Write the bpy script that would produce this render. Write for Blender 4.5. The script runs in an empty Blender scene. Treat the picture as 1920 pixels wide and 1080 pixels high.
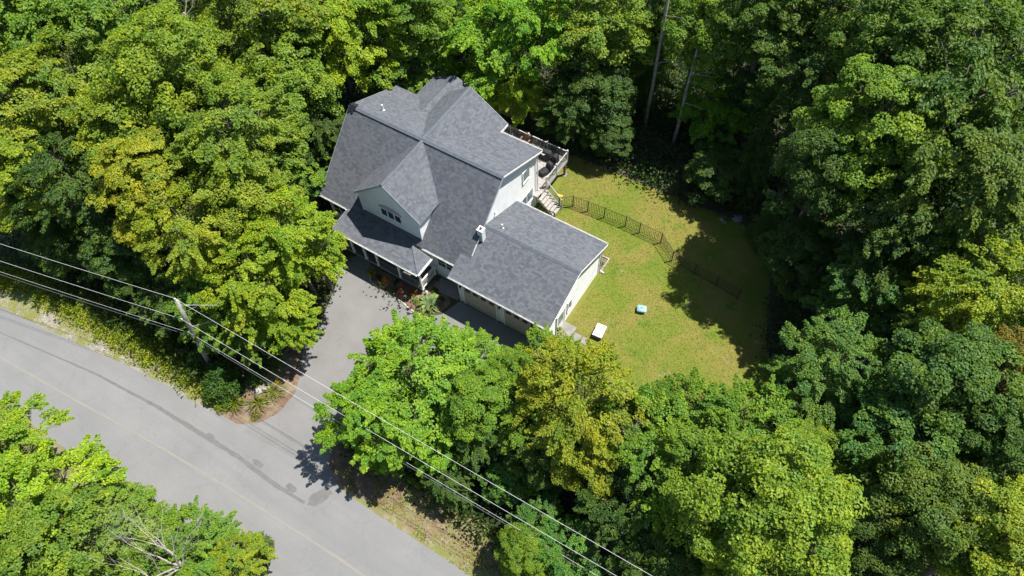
import bpy, math, random
import numpy as np
from mathutils import Vector, Matrix

# ------------------------------------------------------------------ camera, world, sun, exposure
scn = bpy.context.scene
COL = scn.collection
cam_data = bpy.data.cameras.new('camera')
cam = bpy.data.objects.new('camera', cam_data)
COL.objects.link(cam)
_r = Vector((0.84341632, 0.53632585, -0.03167799))
_u = Vector((-0.44049221, 0.72405924, 0.53075853))
_f = Vector((-0.30759637, 0.43369667, -0.84693074))
cam.matrix_world = Matrix(((_r.x, _u.x, -_f.x, 17.746964), (_r.y, _u.y, -_f.y, -19.945258),
                           (_r.z, _u.z, -_f.z, 42.978055), (0, 0, 0, 1)))
cam_data.sensor_width = 36.0
cam_data.lens = 1364.484 / 1920 * 36
cam_data.clip_start = 0.5
cam_data.clip_end = 3000
scn.camera = cam

SUN_DIR = Vector((0.30, 0.33, 1.0)).normalized()      # towards the sun
world = bpy.data.worlds.new('World')
scn.world = world
world.use_nodes = True
wn = world.node_tree
wn.nodes.clear()
sky = wn.nodes.new('ShaderNodeTexSky')
sky.sky_type = 'NISHITA'
sky.sun_disc = False
sky.sun_elevation = math.asin(SUN_DIR.z)
sky.sun_rotation = math.atan2(SUN_DIR.x, SUN_DIR.y)
sky.air_density = 1.0
sky.dust_density = 0.6
bg = wn.nodes.new('ShaderNodeBackground')
bg.inputs['Strength'].default_value = 0.075
wo = wn.nodes.new('ShaderNodeOutputWorld')
wn.links.new(sky.outputs[0], bg.inputs[0])
wn.links.new(bg.outputs[0], wo.inputs[0])

sd = bpy.data.lights.new('sun', 'SUN')
sd.energy = 4.6
sd.angle = math.radians(0.5)
sd.color = (1.0, 0.955, 0.88)
sun = bpy.data.objects.new('sun', sd)
COL.objects.link(sun)
sun.rotation_euler = SUN_DIR.to_track_quat('Z', 'Y').to_euler()
sun.location = (20, 20, 60)

scn.view_settings.view_transform = 'Standard'
scn.view_settings.look = 'None'
scn.view_settings.gamma = 1
scn.view_settings.use_curve_mapping = False
scn.view_settings.exposure = 1.15
try:
    scn.cycles.max_bounces = 6
    scn.cycles.diffuse_bounces = 3
    scn.cycles.transmission_bounces = 4
    scn.cycles.glossy_bounces = 2
except Exception:
    pass

rng = np.random.default_rng(7)
random.seed(7)
PI = math.pi

# ------------------------------------------------------------------ materials
def nmat(name):
    m = bpy.data.materials.new(name)
    m.use_nodes = True
    nt = m.node_tree
    b = nt.nodes['Principled BSDF']
    return m, nt, b

def node(nt, typ, **kw):
    n = nt.nodes.new(typ)
    for k, v in kw.items():
        setattr(n, k, v)
    return n

def mixc(nt, fac, a, b, blend='MIX'):
    n = nt.nodes.new('ShaderNodeMix')
    n.data_type = 'RGBA'
    n.blend_type = blend
    for s, v in ((n.inputs[0], fac), (n.inputs[6], a), (n.inputs[7], b)):
        if hasattr(v, 'links'):
            nt.links.new(v, s)
        elif isinstance(v, (int, float)):
            s.default_value = v
        else:
            s.default_value = (*v, 1)
    return n.outputs[2]

def noise(nt, scale, detail=4, rough=0.55, coord='Object', vec=None, dist=0):
    if vec is None:
        tc = nt.nodes.new('ShaderNodeTexCoord')
        vec = tc.outputs[coord]
    n = nt.nodes.new('ShaderNodeTexNoise')
    n.inputs['Scale'].default_value = scale
    n.inputs['Detail'].default_value = detail
    n.inputs['Roughness'].default_value = rough
    n.inputs['Distortion'].default_value = dist
    nt.links.new(vec, n.inputs['Vector'])
    return n.outputs['Fac']

def ramp(nt, fac, lo, hi):
    n = nt.nodes.new('ShaderNodeMapRange')
    n.inputs[1].default_value = lo
    n.inputs[2].default_value = hi
    nt.links.new(fac, n.inputs[0])
    return n.outputs[0]

def bump(nt, b, h, strength=0.3, dist=0.02):
    n = nt.nodes.new('ShaderNodeBump')
    n.inputs['Strength'].default_value = strength
    n.inputs['Distance'].default_value = dist
    nt.links.new(h, n.inputs['Height'])
    nt.links.new(n.outputs[0], b.inputs['Normal'])

def simple(name, c, rough=0.6, var=0.12, scale=6, metal=0, spec=0.35, bmp=0.15):
    m, nt, b = nmat(name)
    f = noise(nt, scale, 5)
    d = tuple(x * (1 - var * 1.6) for x in c)
    l = tuple(min(1, x * (1 + var)) for x in c)
    nt.links.new(mixc(nt, ramp(nt, f, 0.3, 0.7), d, l), b.inputs['Base Color'])
    b.inputs['Roughness'].default_value = rough
    b.inputs['Metallic'].default_value = metal
    b.inputs['Specular IOR Level'].default_value = spec
    if bmp:
        bump(nt, b, noise(nt, scale * 9, 3), bmp, 0.01)
    return m

M = {}
M['siding'] = simple('vinyl_siding', (0.68, 0.70, 0.70), 0.55, 0.05, 1.2, bmp=0.03)
M['trim'] = simple('white_trim', (0.74, 0.74, 0.72), 0.45, 0.05, 3, bmp=0.02)
M['wood_grey'] = simple('weathered_deck_wood', (0.29, 0.27, 0.25), 0.8, 0.2, 5, bmp=0.4)
M['wood_pale'] = simple('grey_painted_rail', (0.34, 0.33, 0.31), 0.7, 0.15, 5, bmp=0.2)
M['wood_brown'] = simple('brown_wood', (0.16, 0.085, 0.05), 0.7, 0.25, 5, bmp=0.3)
M['black_metal'] = simple('dark_bronze_metal', (0.045, 0.035, 0.026), 0.5, 0.15, 8, spec=0.4)
M['cover'] = simple('black_fabric_cover', (0.018, 0.018, 0.021), 0.75, 0.3, 4, bmp=0.5)
M['doorpaint'] = simple('beige_garage_door', (0.40, 0.36, 0.29), 0.55, 0.06, 2, bmp=0.02)
M['concrete'] = simple('concrete', (0.19, 0.18, 0.165), 0.9, 0.15, 3, bmp=0.3)
M['slate'] = simple('grey_green_step', (0.14, 0.165, 0.155), 0.8, 0.12, 4, bmp=0.2)
M['rock'] = simple('pale_rock', (0.36, 0.35, 0.33), 0.9, 0.25, 6, bmp=0.7)
M['darkrock'] = simple('grey_rock', (0.20, 0.20, 0.205), 0.9, 0.3, 5, bmp=0.7)
M['pipe'] = simple('grey_galvanised_metal', (0.62, 0.65, 0.66), 0.4, 0.08, 5, metal=0.2)
M['pvc'] = simple('white_pvc', (0.62, 0.63, 0.63), 0.4, 0.03, 5)
M['aqua'] = simple('turquoise_plastic', (0.20, 0.34, 0.36), 0.4, 0.06, 4, bmp=0.02)
M['yellow'] = simple('yellow_plastic', (0.75, 0.38, 0.02), 0.4, 0.06, 4, bmp=0.02)
M['wire'] = simple('pale_weathered_cable', (0.55, 0.55, 0.54), 0.5, 0.05, 2, bmp=0)
M['darkwire'] = simple('dark_cable', (0.10, 0.11, 0.12), 0.5, 0.05, 2, bmp=0)
M['mat_pole'] = simple('silvered_pole_wood', (0.28, 0.255, 0.22), 0.85, 0.25, 4, bmp=0.5)
M['bare'] = simple('bare_grey_wood', (0.42, 0.38, 0.33), 0.85, 0.2, 6, bmp=0.4)
M['bark'] = simple('grey_brown_bark', (0.11, 0.095, 0.075), 0.9, 0.3, 5, bmp=0.7)
M['palebark'] = simple('pale_bark', (0.24, 0.215, 0.185), 0.9, 0.3, 5, bmp=0.6)
M['tar'] = simple('black_underlayment', (0.012, 0.012, 0.016), 0.7, 0.3, 9)
M['interior'] = simple('dark_opening', (0.02, 0.022, 0.025), 0.8, 0.1, 3)
M['porchfloor'] = simple('porch_floor_boards', (0.12, 0.125, 0.12), 0.7, 0.15, 4)

m, nt, b = nmat('window_glass')
b.inputs['Base Color'].default_value = (0.03, 0.045, 0.055, 1)
b.inputs['Roughness'].default_value = 0.08
b.inputs['Specular IOR Level'].default_value = 0.9
M['glass'] = m
m, nt, b = nmat('pale_blue_grey_glass')
b.inputs['Base Color'].default_value = (0.14, 0.19, 0.23, 1)  # paler blue-grey base colour than the other glass, no curtain modelled
b.inputs['Roughness'].default_value = 0.12
b.inputs['Specular IOR Level'].default_value = 0.8
M['glass_pale'] = m

# shingles: tone per tab, lichen and wear noise
m, nt, b = nmat('asphalt_shingles')
at = node(nt, 'ShaderNodeAttribute', attribute_name='tone')
c = mixc(nt, at.outputs['Fac'], (0.064, 0.072, 0.086), (0.112, 0.121, 0.138))
w = ramp(nt, noise(nt, 0.5, 5, 0.6, dist=0.4), 0.50, 0.95)
c = mixc(nt, w, c, (0.118, 0.124, 0.130))
gr = ramp(nt, noise(nt, 60, 2), 0.2, 0.8)
c = mixc(nt, gr, mixc(nt, 0.25, c, (0.04, 0.04, 0.05)), c)
nt.links.new(c, b.inputs['Base Color'])
b.inputs['Roughness'].default_value = 0.82
b.inputs['Specular IOR Level'].default_value = 0.3
bump(nt, b, noise(nt, 90, 2), 0.4, 0.01)
M['shingle'] = m
M['ridge'] = simple('ridge_cap_shingles', (0.085, 0.098, 0.115), 0.85, 0.15, 6, bmp=0.4)
M['deckroof'] = simple('roof_underside', (0.09, 0.095, 0.105), 0.85, 0.1, 6)

# leaves: the object's own colour, alpha carries how much autumn gold it has
def leafmat(name, trans=0.42):
    m = bpy.data.materials.new(name)
    m.use_nodes = True
    nt = m.node_tree
    nt.nodes.clear()
    oi = node(nt, 'ShaderNodeObjectInfo')
    at = node(nt, 'ShaderNodeAttribute', attribute_name='leaf')
    pd = node(nt, 'ShaderNodeAttribute', attribute_name='pad')
    base = oi.outputs['Color']
    lo = mixc(nt, 1.0, base, (0.60, 0.70, 0.75), 'MULTIPLY')
    hi = mixc(nt, 1.0, base, (1.30, 1.22, 1.05), 'MULTIPLY')
    c = mixc(nt, at.outputs['Fac'], lo, hi)
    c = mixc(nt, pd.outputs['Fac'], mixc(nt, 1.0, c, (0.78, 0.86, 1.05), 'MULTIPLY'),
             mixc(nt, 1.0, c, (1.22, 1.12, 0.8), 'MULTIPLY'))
    hv = ramp(nt, noise(nt, 0.8, 3, 0.6), 0.38, 0.62)
    c = mixc(nt, hv, mixc(nt, 1.0, c, (0.82, 0.93, 1.1), 'MULTIPLY'), mixc(nt, 1.0, c, (1.2, 1.08, 0.85), 'MULTIPLY'))
    # gold
    g1 = noise(nt, 0.55, 3, 0.6)
    ga = node(nt, 'ShaderNodeMath', operation='MULTIPLY')
    nt.links.new(ramp(nt, g1, 0.42, 0.62), ga.inputs[0])
    inv = node(nt, 'ShaderNodeMath', operation='SUBTRACT')
    inv.inputs[0].default_value = 1.0
    nt.links.new(oi.outputs['Alpha'], inv.inputs[1])
    nt.links.new(inv.outputs[0], ga.inputs[1])
    c = mixc(nt, ga.outputs[0], c, (0.34, 0.24, 0.018))
    dif = node(nt, 'ShaderNodeBsdfPrincipled')
    nt.links.new(c, dif.inputs['Base Color'])
    dif.inputs['Roughness'].default_value = 0.5
    dif.inputs['Specular IOR Level'].default_value = 0.28
    tr = node(nt, 'ShaderNodeBsdfTranslucent')
    nt.links.new(mixc(nt, 1.0, c, (1.35, 1.4, 0.65), 'MULTIPLY'), tr.inputs['Color'])
    mx = node(nt, 'ShaderNodeMixShader')
    mx.inputs[0].default_value = trans
    nt.links.new(dif.outputs[0], mx.inputs[1])
    nt.links.new(tr.outputs[0], mx.inputs[2])
    out = node(nt, 'ShaderNodeOutputMaterial')
    nt.links.new(mx.outputs[0], out.inputs[0])
    return m
M['leaf'] = leafmat('leaves')

# ground materials
m, nt, b = nmat('forest_floor')
c = mixc(nt, ramp(nt, noise(nt, 0.8, 6), 0.35, 0.65), (0.040, 0.034, 0.022), (0.070, 0.058, 0.036))
c = mixc(nt, ramp(nt, noise(nt, 0.25, 4), 0.45, 0.6), c, (0.035, 0.050, 0.016))
nt.links.new(c, b.inputs['Base Color'])
b.inputs['Roughness'].default_value = 0.95
bump(nt, b, noise(nt, 8, 5), 0.8, 0.08)
M['floor'] = m

m, nt, b = nmat('lawn_turf')
c = mixc(nt, ramp(nt, noise(nt, 0.28, 5, 0.6, dist=0.5), 0.42, 0.58), (0.185, 0.182, 0.034), (0.132, 0.178, 0.020))
c = mixc(nt, ramp(nt, noise(nt, 0.75, 5, 0.7), 0.56, 0.68), c, (0.090, 0.160, 0.015))
c = mixc(nt, ramp(nt, noise(nt, 0.9, 6, 0.75, dist=0.3), 0.62, 0.72), c, (0.25, 0.21, 0.11))
c = mixc(nt, ramp(nt, noise(nt, 9, 4, 0.7), 0.30, 0.70), mixc(nt, 1.0, c, (0.80, 0.83, 0.72), 'MULTIPLY'), c)
c = mixc(nt, 1.0, c, (0.92, 0.86, 1.15), 'MULTIPLY')
nt.links.new(c, b.inputs['Base Color'])
b.inputs['Roughness'].default_value = 0.95
b.inputs['Specular IOR Level'].default_value = 0.1
bump(nt, b, noise(nt, 16, 5, 0.7), 0.5, 0.03)
M['lawn'] = m

m, nt, b = nmat('old_road_asphalt')
c = mixc(nt, ramp(nt, noise(nt, 0.35, 5, 0.6), 0.3, 0.7), (0.148, 0.149, 0.149), (0.176, 0.177, 0.176))
c = mixc(nt, ramp(nt, noise(nt, 22, 3, 0.7), 0.35, 0.65), mixc(nt, 1.0, c, (0.86, 0.86, 0.87), 'MULTIPLY'), c)
mp = node(nt, 'ShaderNodeMapping')
mp.inputs['Scale'].default_value = (0.05, 1.1, 1)
tc = node(nt, 'ShaderNodeTexCoord')
nt.links.new(tc.outputs['Object'], mp.inputs[0])
c = mixc(nt, ramp(nt, noise(nt, 1.0, 3, 0.5, vec=mp.outputs[0]), 0.45, 0.75), c, (0.136, 0.137, 0.137))
nt.links.new(c, b.inputs['Base Color'])
b.inputs['Roughness'].default_value = 0.9
ck = node(nt, 'ShaderNodeTexVoronoi', feature='DISTANCE_TO_EDGE')
ck.inputs['Scale'].default_value = 0.30
mp2 = node(nt, 'ShaderNodeMapping')
mp2.inputs['Rotation'].default_value = (0, 0, 0.4)
wv = node(nt, 'ShaderNodeVectorMath', operation='ADD')
nn = node(nt, 'ShaderNodeTexNoise'); nn.inputs['Scale'].default_value = 1.5; nn.inputs['Detail'].default_value = 4
nt.links.new(tc.outputs['Object'], nn.inputs['Vector'])
nt.links.new(tc.outputs['Object'], wv.inputs[0]); nt.links.new(nn.outputs['Color'], wv.inputs[1])
nt.links.new(wv.outputs[0], mp2.inputs[0]); nt.links.new(mp2.outputs[0], ck.inputs['Vector'])
crk = ramp(nt, ck.outputs['Distance'], 0.0, 0.012)
base_ = b.inputs['Base Color'].links[0].from_socket
nt.links.new(mixc(nt, crk, mixc(nt, 1.0, base_, (0.91, 0.91, 0.91), 'MULTIPLY'), base_), b.inputs['Base Color'])
bump(nt, b, noise(nt, 45, 2), 0.4, 0.01)
M['road'] = m

m, nt, b = nmat('driveway_asphalt')
c = mixc(nt, ramp(nt, noise(nt, 0.5, 5, 0.6), 0.3, 0.7), (0.136, 0.134, 0.131), (0.170, 0.167, 0.164))
c = mixc(nt, ramp(nt, noise(nt, 0.9, 6, 0.7, dist=0.8), 0.60, 0.75), c, (0.118, 0.116, 0.114))
c = mixc(nt, ramp(nt, noise(nt, 30, 2), 0.35, 0.65), mixc(nt, 1.0, c, (0.88, 0.88, 0.88), 'MULTIPLY'), c)
nt.links.new(c, b.inputs['Base Color'])
b.inputs['Roughness'].default_value = 0.92
bump(nt, b, noise(nt, 50, 2), 0.35, 0.01)
M['drive'] = m

m, nt, b = nmat('tar_stain')
c = mixc(nt, ramp(nt, noise(nt, 3, 4), 0.3, 0.7), (0.092, 0.091, 0.090), (0.116, 0.115, 0.113))
nt.links.new(c, b.inputs['Base Color'])
b.inputs['Roughness'].default_value = 0.85
M['stain'] = m
m, nt, b = nmat('worn_yellow_line')
c = mixc(nt, ramp(nt, noise(nt, 2.2, 6, 0.75), 0.38, 0.60), (0.158, 0.157, 0.152), (0.185, 0.174, 0.140))
nt.links.new(c, b.inputs['Base Color'])
b.inputs['Roughness'].default_value = 0.85
M['line'] = m
m, nt, b = nmat('gravel_shoulder')
c = mixc(nt, ramp(nt, noise(nt, 2.0, 6, 0.7), 0.35, 0.65), (0.15, 0.135, 0.11), (0.25, 0.235, 0.21))
c = mixc(nt, ramp(nt, noise(nt, 0.6, 5, 0.7), 0.42, 0.56), c, (0.13, 0.135, 0.035))
vo = node(nt, 'ShaderNodeTexVoronoi')
vo.inputs['Scale'].default_value = 14
tc = node(nt, 'ShaderNodeTexCoord')
nt.links.new(tc.outputs['Object'], vo.inputs['Vector'])
c = mixc(nt, 0.35, c, mixc(nt, 1.0, c, vo.outputs['Distance'], 'OVERLAY'))
nt.links.new(c, b.inputs['Base Color'])
b.inputs['Roughness'].default_value = 0.95
bump(nt, b, vo.outputs['Distance'], 0.8, 0.03)
M['gravel'] = m
m, nt, b = nmat('verge_turf')
c = mixc(nt, ramp(nt, noise(nt, 0.9, 6, 0.7), 0.40, 0.60), (0.12, 0.14, 0.03), (0.15, 0.12, 0.06))
c = mixc(nt, ramp(nt, noise(nt, 1.9, 5, 0.7), 0.50, 0.66), c, (0.20, 0.18, 0.13))
nt.links.new(c, b.inputs['Base Color'])
b.inputs['Roughness'].default_value = 0.95
bump(nt, b, noise(nt, 15, 5), 0.9, 0.04)
M['verge'] = m
m, nt, b = nmat('bark_mulch')
c = mixc(nt, ramp(nt, noise(nt, 6, 6, 0.7), 0.35, 0.65), (0.075, 0.045, 0.032), (0.17, 0.10, 0.07))
c = mixc(nt, ramp(nt, noise(nt, 1.3, 4), 0.45, 0.65), c, (0.17, 0.15, 0.09))
nt.links.new(c, b.inputs['Base Color'])
b.inputs['Roughness'].default_value = 0.95
bump(nt, b, noise(nt, 25, 4), 0.9, 0.03)
M['mulch'] = m
M['blade_lawn'] = simple('grass_blades', (0.14, 0.165, 0.022), 0.8, 0.35, 0.8, bmp=0)
M['blade_verge'] = simple('verge_grass', (0.20, 0.24, 0.02), 0.8, 0.35, 0.9, bmp=0)
M['litter'] = simple('fallen_leaf_litter', (0.20, 0.12, 0.07), 0.85, 0.4, 2, bmp=0)
M['curb'] = simple('pale_edging_stone', (0.40, 0.36, 0.30), 0.85, 0.2, 6)

# ------------------------------------------------------------------ helpers
def fastmesh(name, V, Fs, attrs=None, n=4):
    """V (k,3) float array, Fs (m,n) int array of equal-sided faces."""
    V = np.asarray(V, np.float32); Fs = np.asarray(Fs, np.int32)
    me = bpy.data.meshes.new(name)
    me.vertices.add(len(V)); me.vertices.foreach_set('co', V.ravel())
    me.loops.add(Fs.size); me.loops.foreach_set('vertex_index', Fs.ravel())
    me.polygons.add(len(Fs)); me.polygons.foreach_set('loop_start', np.arange(0, Fs.size, n, dtype=np.int32))
    me.update(calc_edges=True)
    for k, a in (attrs or {}).items():
        at = me.attributes.new(k, 'FLOAT', 'FACE')
        at.data.foreach_set('value', np.asarray(a, np.float32))
    return me

def newobj(name, me, mat=None, parent=None, loc=(0, 0, 0), rot=None, scale=None):
    if mat is not None and len(me.materials) == 0:
        me.materials.append(M[mat] if isinstance(mat, str) else mat)
    o = bpy.data.objects.new(name, me)
    COL.objects.link(o)
    o.location = loc
    if rot is not None: o.rotation_euler = rot
    if scale is not None: o.scale = scale
    if parent is not None: o.parent = parent
    return o

def tag(o, label=None, cat=None, group=None, kind=None):
    if label: o['label'] = label
    if cat: o['category'] = cat
    if group: o['group'] = group
    if kind: o['kind'] = kind
    return o

def thing(name, label, cat, loc, rz=0, group=None):
    o = bpy.data.objects.new(name, None)
    COL.objects.link(o)
    o.location = loc
    o.rotation_euler = (0, 0, rz)
    o.empty_display_size = 0.3
    return tag(o, label, cat, group)

class MB:
    def __init__(s): s.v = []; s.f = []; s.t = []
    def add(s, vs, fs, tone=0.5):
        k = len(s.v); s.v += [tuple(p) for p in vs]
        s.f += [tuple(i + k for i in f) for f in fs]; s.t += [tone] * len(fs)
        return s
    def box(s, x0, x1, y0, y1, z0, z1):
        vs = [(x0, y0, z0), (x1, y0, z0), (x1, y1, z0), (x0, y1, z0), (x0, y0, z1), (x1, y0, z1), (x1, y1, z1), (x0, y1, z1)]
        return s.add(vs, [(3, 2, 1, 0), (4, 5, 6, 7), (0, 1, 5, 4), (1, 2, 6, 5), (2, 3, 7, 6), (3, 0, 4, 7)])
    def prism(s, poly, off):
        """closed solid: planar polygon (list of 3D) and the same shifted by off"""
        n = len(poly); off = Vector(off)
        a = [Vector(p) for p in poly]; bb = [p + off for p in a]
        fs = [tuple(range(n)), tuple(range(2 * n - 1, n - 1, -1))]
        fs += [(i, n + i, n + (i + 1) % n, (i + 1) % n) for i in range(n)]
        return s.add(a + bb, fs)
    def beam(s, p, q, w, h, up=(0, 0, 1)):
        p = Vector(p); q = Vector(q); d = (q - p).normalized(); up = Vector(up)
        a = d.cross(up)
        if a.length < 1e-4: a = Vector((1, 0, 0))
        a.normalize(); c = a.cross(d).normalized()
        vs = []
        for e in (p, q):
            for i, j in ((-1, -1), (1, -1), (1, 1), (-1, 1)):
                vs.append(e + a * (i * w / 2) + c * (j * h / 2))
        return s.add(vs, [(3, 2, 1, 0), (4, 5, 6, 7), (0, 1, 5, 4), (1, 2, 6, 5), (2, 3, 7, 6), (3, 0, 4, 7)])
    def tube(s, pts, rads, n=8, cap=True):
        pts = [Vector(p) for p in pts]; k0 = len(s.v); vs = []; fs = []
        prev = None
        for i, p in enumerate(pts):
            d = (pts[min(i + 1, len(pts) - 1)] - pts[max(i - 1, 0)]).normalized()
            a = prev if prev is not None else (Vector((1, 0, 0)) if abs(d.x) < 0.9 else Vector((0, 1, 0)))
            a = (a - d * a.dot(d)).normalized(); prev = a
            c = d.cross(a)
            for j in range(n):
                t = 2 * PI * j / n
                vs.append(p + (a * math.cos(t) + c * math.sin(t)) * rads[i])
        for i in range(len(pts) - 1):
            for j in range(n):
                fs.append((i * n + j, i * n + (j + 1) % n, (i + 1) * n + (j + 1) % n, (i + 1) * n + j))
        if cap:
            fs.append(tuple(range(n - 1, -1, -1))); fs.append(tuple((len(pts) - 1) * n + j for j in range(n)))
        return s.add(vs, fs)
    def mesh(s, name, origin=(0, 0, 0), tone=False, smooth=False):
        me = bpy.data.meshes.new(name)
        ox, oy, oz = origin
        me.from_pydata([(x - ox, y - oy, z - oz) for x, y, z in s.v], [], s.f)
        if tone:
            at = me.attributes.new('tone', 'FLOAT', 'FACE')
            at.data.foreach_set('value', s.t)
        if smooth:
            me.polygons.foreach_set('use_smooth', [True] * len(me.polygons))
        me.update()
        return me
    def build(s, name, mat, parent=None, tone=False, smooth=False):
        """vertices given in world space; they are stored relative to the parent chain"""
        o = Vector((0, 0, 0)); p = parent
        while p is not None: o = o + p.location; p = p.parent
        return newobj(name, s.mesh(name, o, tone, smooth), mat, parent)

def world_off(parent):
    o = Vector((0, 0, 0)); p = parent
    while p is not None: o = o + p.location; p = p.parent
    return o

def courses(mb, O, U, V, N, poly, ch, tab, thick, rnd):
    """rows of overlapping tabs on a planar polygon given in (u,v); tab=None gives full length laps"""
    O, U, V, N = (Vector(t) for t in (O, U, V, N))
    vmin = min(p[1] for p in poly); vmax = max(p[1] for p in poly)
    v = vmin
    n = len(poly)
    while v < vmax - 0.02:
        v1 = min(v + ch, vmax); vm = (v + v1) / 2
        xs = []
        for i in range(n):
            (ua, va), (ub, vb) = poly[i], poly[(i + 1) % n]
            if (va <= vm < vb) or (vb <= vm < va):
                xs.append(ua + (ub - ua) * (vm - va) / (vb - va))
        xs.sort()
        for a, bq in zip(xs[0::2], xs[1::2]):
            u = a
            while u < bq - 1e-3:
                w = (bq - u) if tab is None else min(rnd.uniform(*tab), bq - u)
                if bq - u - w < 0.06: w = bq - u
                th = thick * rnd.uniform(0.75, 1.25)
                lowv = v - (rnd.uniform(0, 0.02) if tab else 0)
                P = [O + U * u + V * lowv, O + U * (u + w) + V * lowv, O + U * (u + w) + V * v1 + N * 0.002, O + U * u + V * v1 + N * 0.002,
                     O + U * u + V * lowv + N * th, O + U * (u + w) + V * lowv + N * th]
                mb.add(P, [(4, 5, 2, 3), (0, 1, 5, 4), (0, 4, 3), (1, 2, 5)], rnd.random())
                u += w
        v = v1
    return mb

def inpoly(x, y, poly):
    x = np.asarray(x); y = np.asarray(y); r = np.zeros(x.shape, bool)
    n = len(poly); j = n - 1
    for i in range(n):
        xi, yi = poly[i][:2]; xj, yj = poly[j][:2]
        c = ((yi > y) != (yj > y)) & (x < (xj - xi) * (y - yi) / ((yj - yi) or 1e-9) + xi)
        r ^= c; j = i
    return r

def wobble(poly, step=0.4, amp=0.08, seed=1, closed=True):
    """resample an outline and roughen it"""
    r = random.Random(seed); out = []
    n = len(poly)
    for i in range(n if closed else n - 1):
        a = Vector(poly[i][:2]); b = Vector(poly[(i + 1) % n][:2]); L = (b - a).length
        k = max(1, int(L / step))
        nn = Vector((-(b - a).y, (b - a).x)).normalized() if L else Vector((0, 0))
        for j in range(k):
            p = a.lerp(b, j / k) + nn * (r.uniform(-amp, amp) if j else 0)
            out.append((p.x, p.y))
    if not closed: out.append(tuple(poly[-1][:2]))
    return out

def smoothpoly(poly, it=2):
    for _ in range(it):
        q = []
        for i in range(len(poly)):
            a = poly[i]; b = poly[(i + 1) % len(poly)]
            q.append((a[0] * .75 + b[0] * .25, a[1] * .75 + b[1] * .25))
            q.append((a[0] * .25 + b[0] * .75, a[1] * .25 + b[1] * .75))
        poly = q
    return poly

from mathutils.geometry import tessellate_polygon
def sheet(name, poly, z, mat):
    tris = tessellate_polygon([[Vector((p[0], p[1], 0)) for p in poly]])
    me = bpy.data.meshes.new(name)
    fs = []
    for t in tris:
        a, b_, c_ = (poly[i] for i in t)
        ar = (b_[0] - a[0]) * (c_[1] - a[1]) - (b_[1] - a[1]) * (c_[0] - a[0])
        fs.append(tuple(t) if ar > 0 else tuple(reversed(t)))
    me.from_pydata([(p[0], p[1], z) for p in poly], [], fs)
    return tag(newobj(name, me, mat), kind='structure')

# ------------------------------------------------------------------ ground
gv = []; N_ = 60
mb = MB(); mb.add([(-500, -500, 0), (500, -500, 0), (500, 500, 0), (-500, 500, 0)], [(0, 1, 2, 3)])
ground = tag(mb.build('ground', 'floor'), kind='structure')

LAWN = smoothpoly([(-6.5, 9), (-6.5, 14.2), (0, 15.0), (4, 15.0), (9, 15.2), (13, 15.6), (15, 15), (17, 12.5), (18.2, 8), (20.5, 4), (20.5, -1),
        (17, -4), (12, -6), (8.5, -3.5), (6.9, -0.9), (6, 0), (6, 6), (0, 6)], 2)
lawn = sheet('lawn', wobble(LAWN, 0.4, 0.1, 3), 0.004, 'lawn')

ROADN = [(-75, -34), (-55, -25.5), (-40, -20.8), (-27.7, -18.0), (-21.9, -17.25), (-16.0, -16.35), (-13.0, -16.0), (-7.8, -15.85), (-3, -15.35), (3.5, -15.3), (7, -15.25), (10.3, -15.2), (20, -15.3), (45, -16.5), (80, -20)]
ROADS = [(-78, -39.5), (-57, -30.8), (-41, -25.8), (-28, -23.3), (-22, -22.6), (-16, -22.5), (-11, -22.1), (-2, -21.8), (10, -21.7), (30, -22.0), (45, -22.8), (80, -26)]
road = sheet('road', wobble(ROADN, 0.5, 0.035, 5, False) + wobble(ROADS[::-1], 0.5, 0.05, 6, False), 0.016, 'road')

DRIVE = [(-9.6, -16.05), (-9.0, -15.3), (-7.0, -14.6), (-6.2, -13.7), (-6.0, -12.0), (-6.6, -10.9), (-7.3, -9.5), (-7.3, -7.7), (-8.0, -5.8), (-8.6, -4.2), (-8.9, -3.4), (-9.45, -2.35),
         (-9.45, -2.05), (-7.2, -2.2), (-6.65, -2.68), (-5.7, -2.82), (-4.6, -2.80), (-3.7, -2.85), (-2.9, -3.05), (-1.6, -3.0), (-0.8, -2.2), (-0.35, -0.7), (6.65, -0.7), (7.0, -1.2), (7.2, -3.5),
         (6.6, -5.6), (4.4, -7.1), (1.5, -8.1), (-0.4, -9.6), (-1.3, -11.6), (-1.3, -13.4), (-0.75, -14.4), (0.5, -15.1), (2.2, -15.5)]
driveway = sheet('driveway', DRIVE, 0.012, 'drive')
sheet('road_shoulder', wobble([(-75, -33), (-55, -24.4), (-40, -19.9), (-27, -16.6), (-22, -16.3), (-17, -15.95), (-13, -15.65), (-9.5, -15.6), (-9.2, -16.2), (-13, -16.4), (-22, -17.6), (-28, -18.4), (-55, -26), (-75, -34.6)], 0.5, 0.15, 8), 0.008, 'gravel')
sheet('road_verge', wobble([(-1.4, -12.6), (2, -12.5), (6, -12.3), (9, -12.4), (14, -12.9), (30, -13.2), (45, -14), (45, -17), (10, -15.6), (2.0, -15.6), (0, -15.2), (-1.0, -14.2)], 0.4, 0.12, 9), 0.007, 'verge')
sheet('road_verge', wobble([(-60, -25.5), (-40, -18.5), (-27, -15.4), (-20, -14.2), (-14, -13.4), (-9, -13.4), (-9, -15.9), (-13, -15.7), (-22, -16.6), (-40, -20.5), (-60, -28)], 0.4, 0.15, 19), 0.005, 'verge')
sheet('road_verge', wobble([(-78, -39), (-57, -30.3), (-28, -23.0), (-11, -21.8), (10, -21.5), (45, -22.4), (45, -25), (0, -24.5), (-28, -26), (-78, -43)], 0.4, 0.15, 29), 0.006, 'verge')
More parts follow.
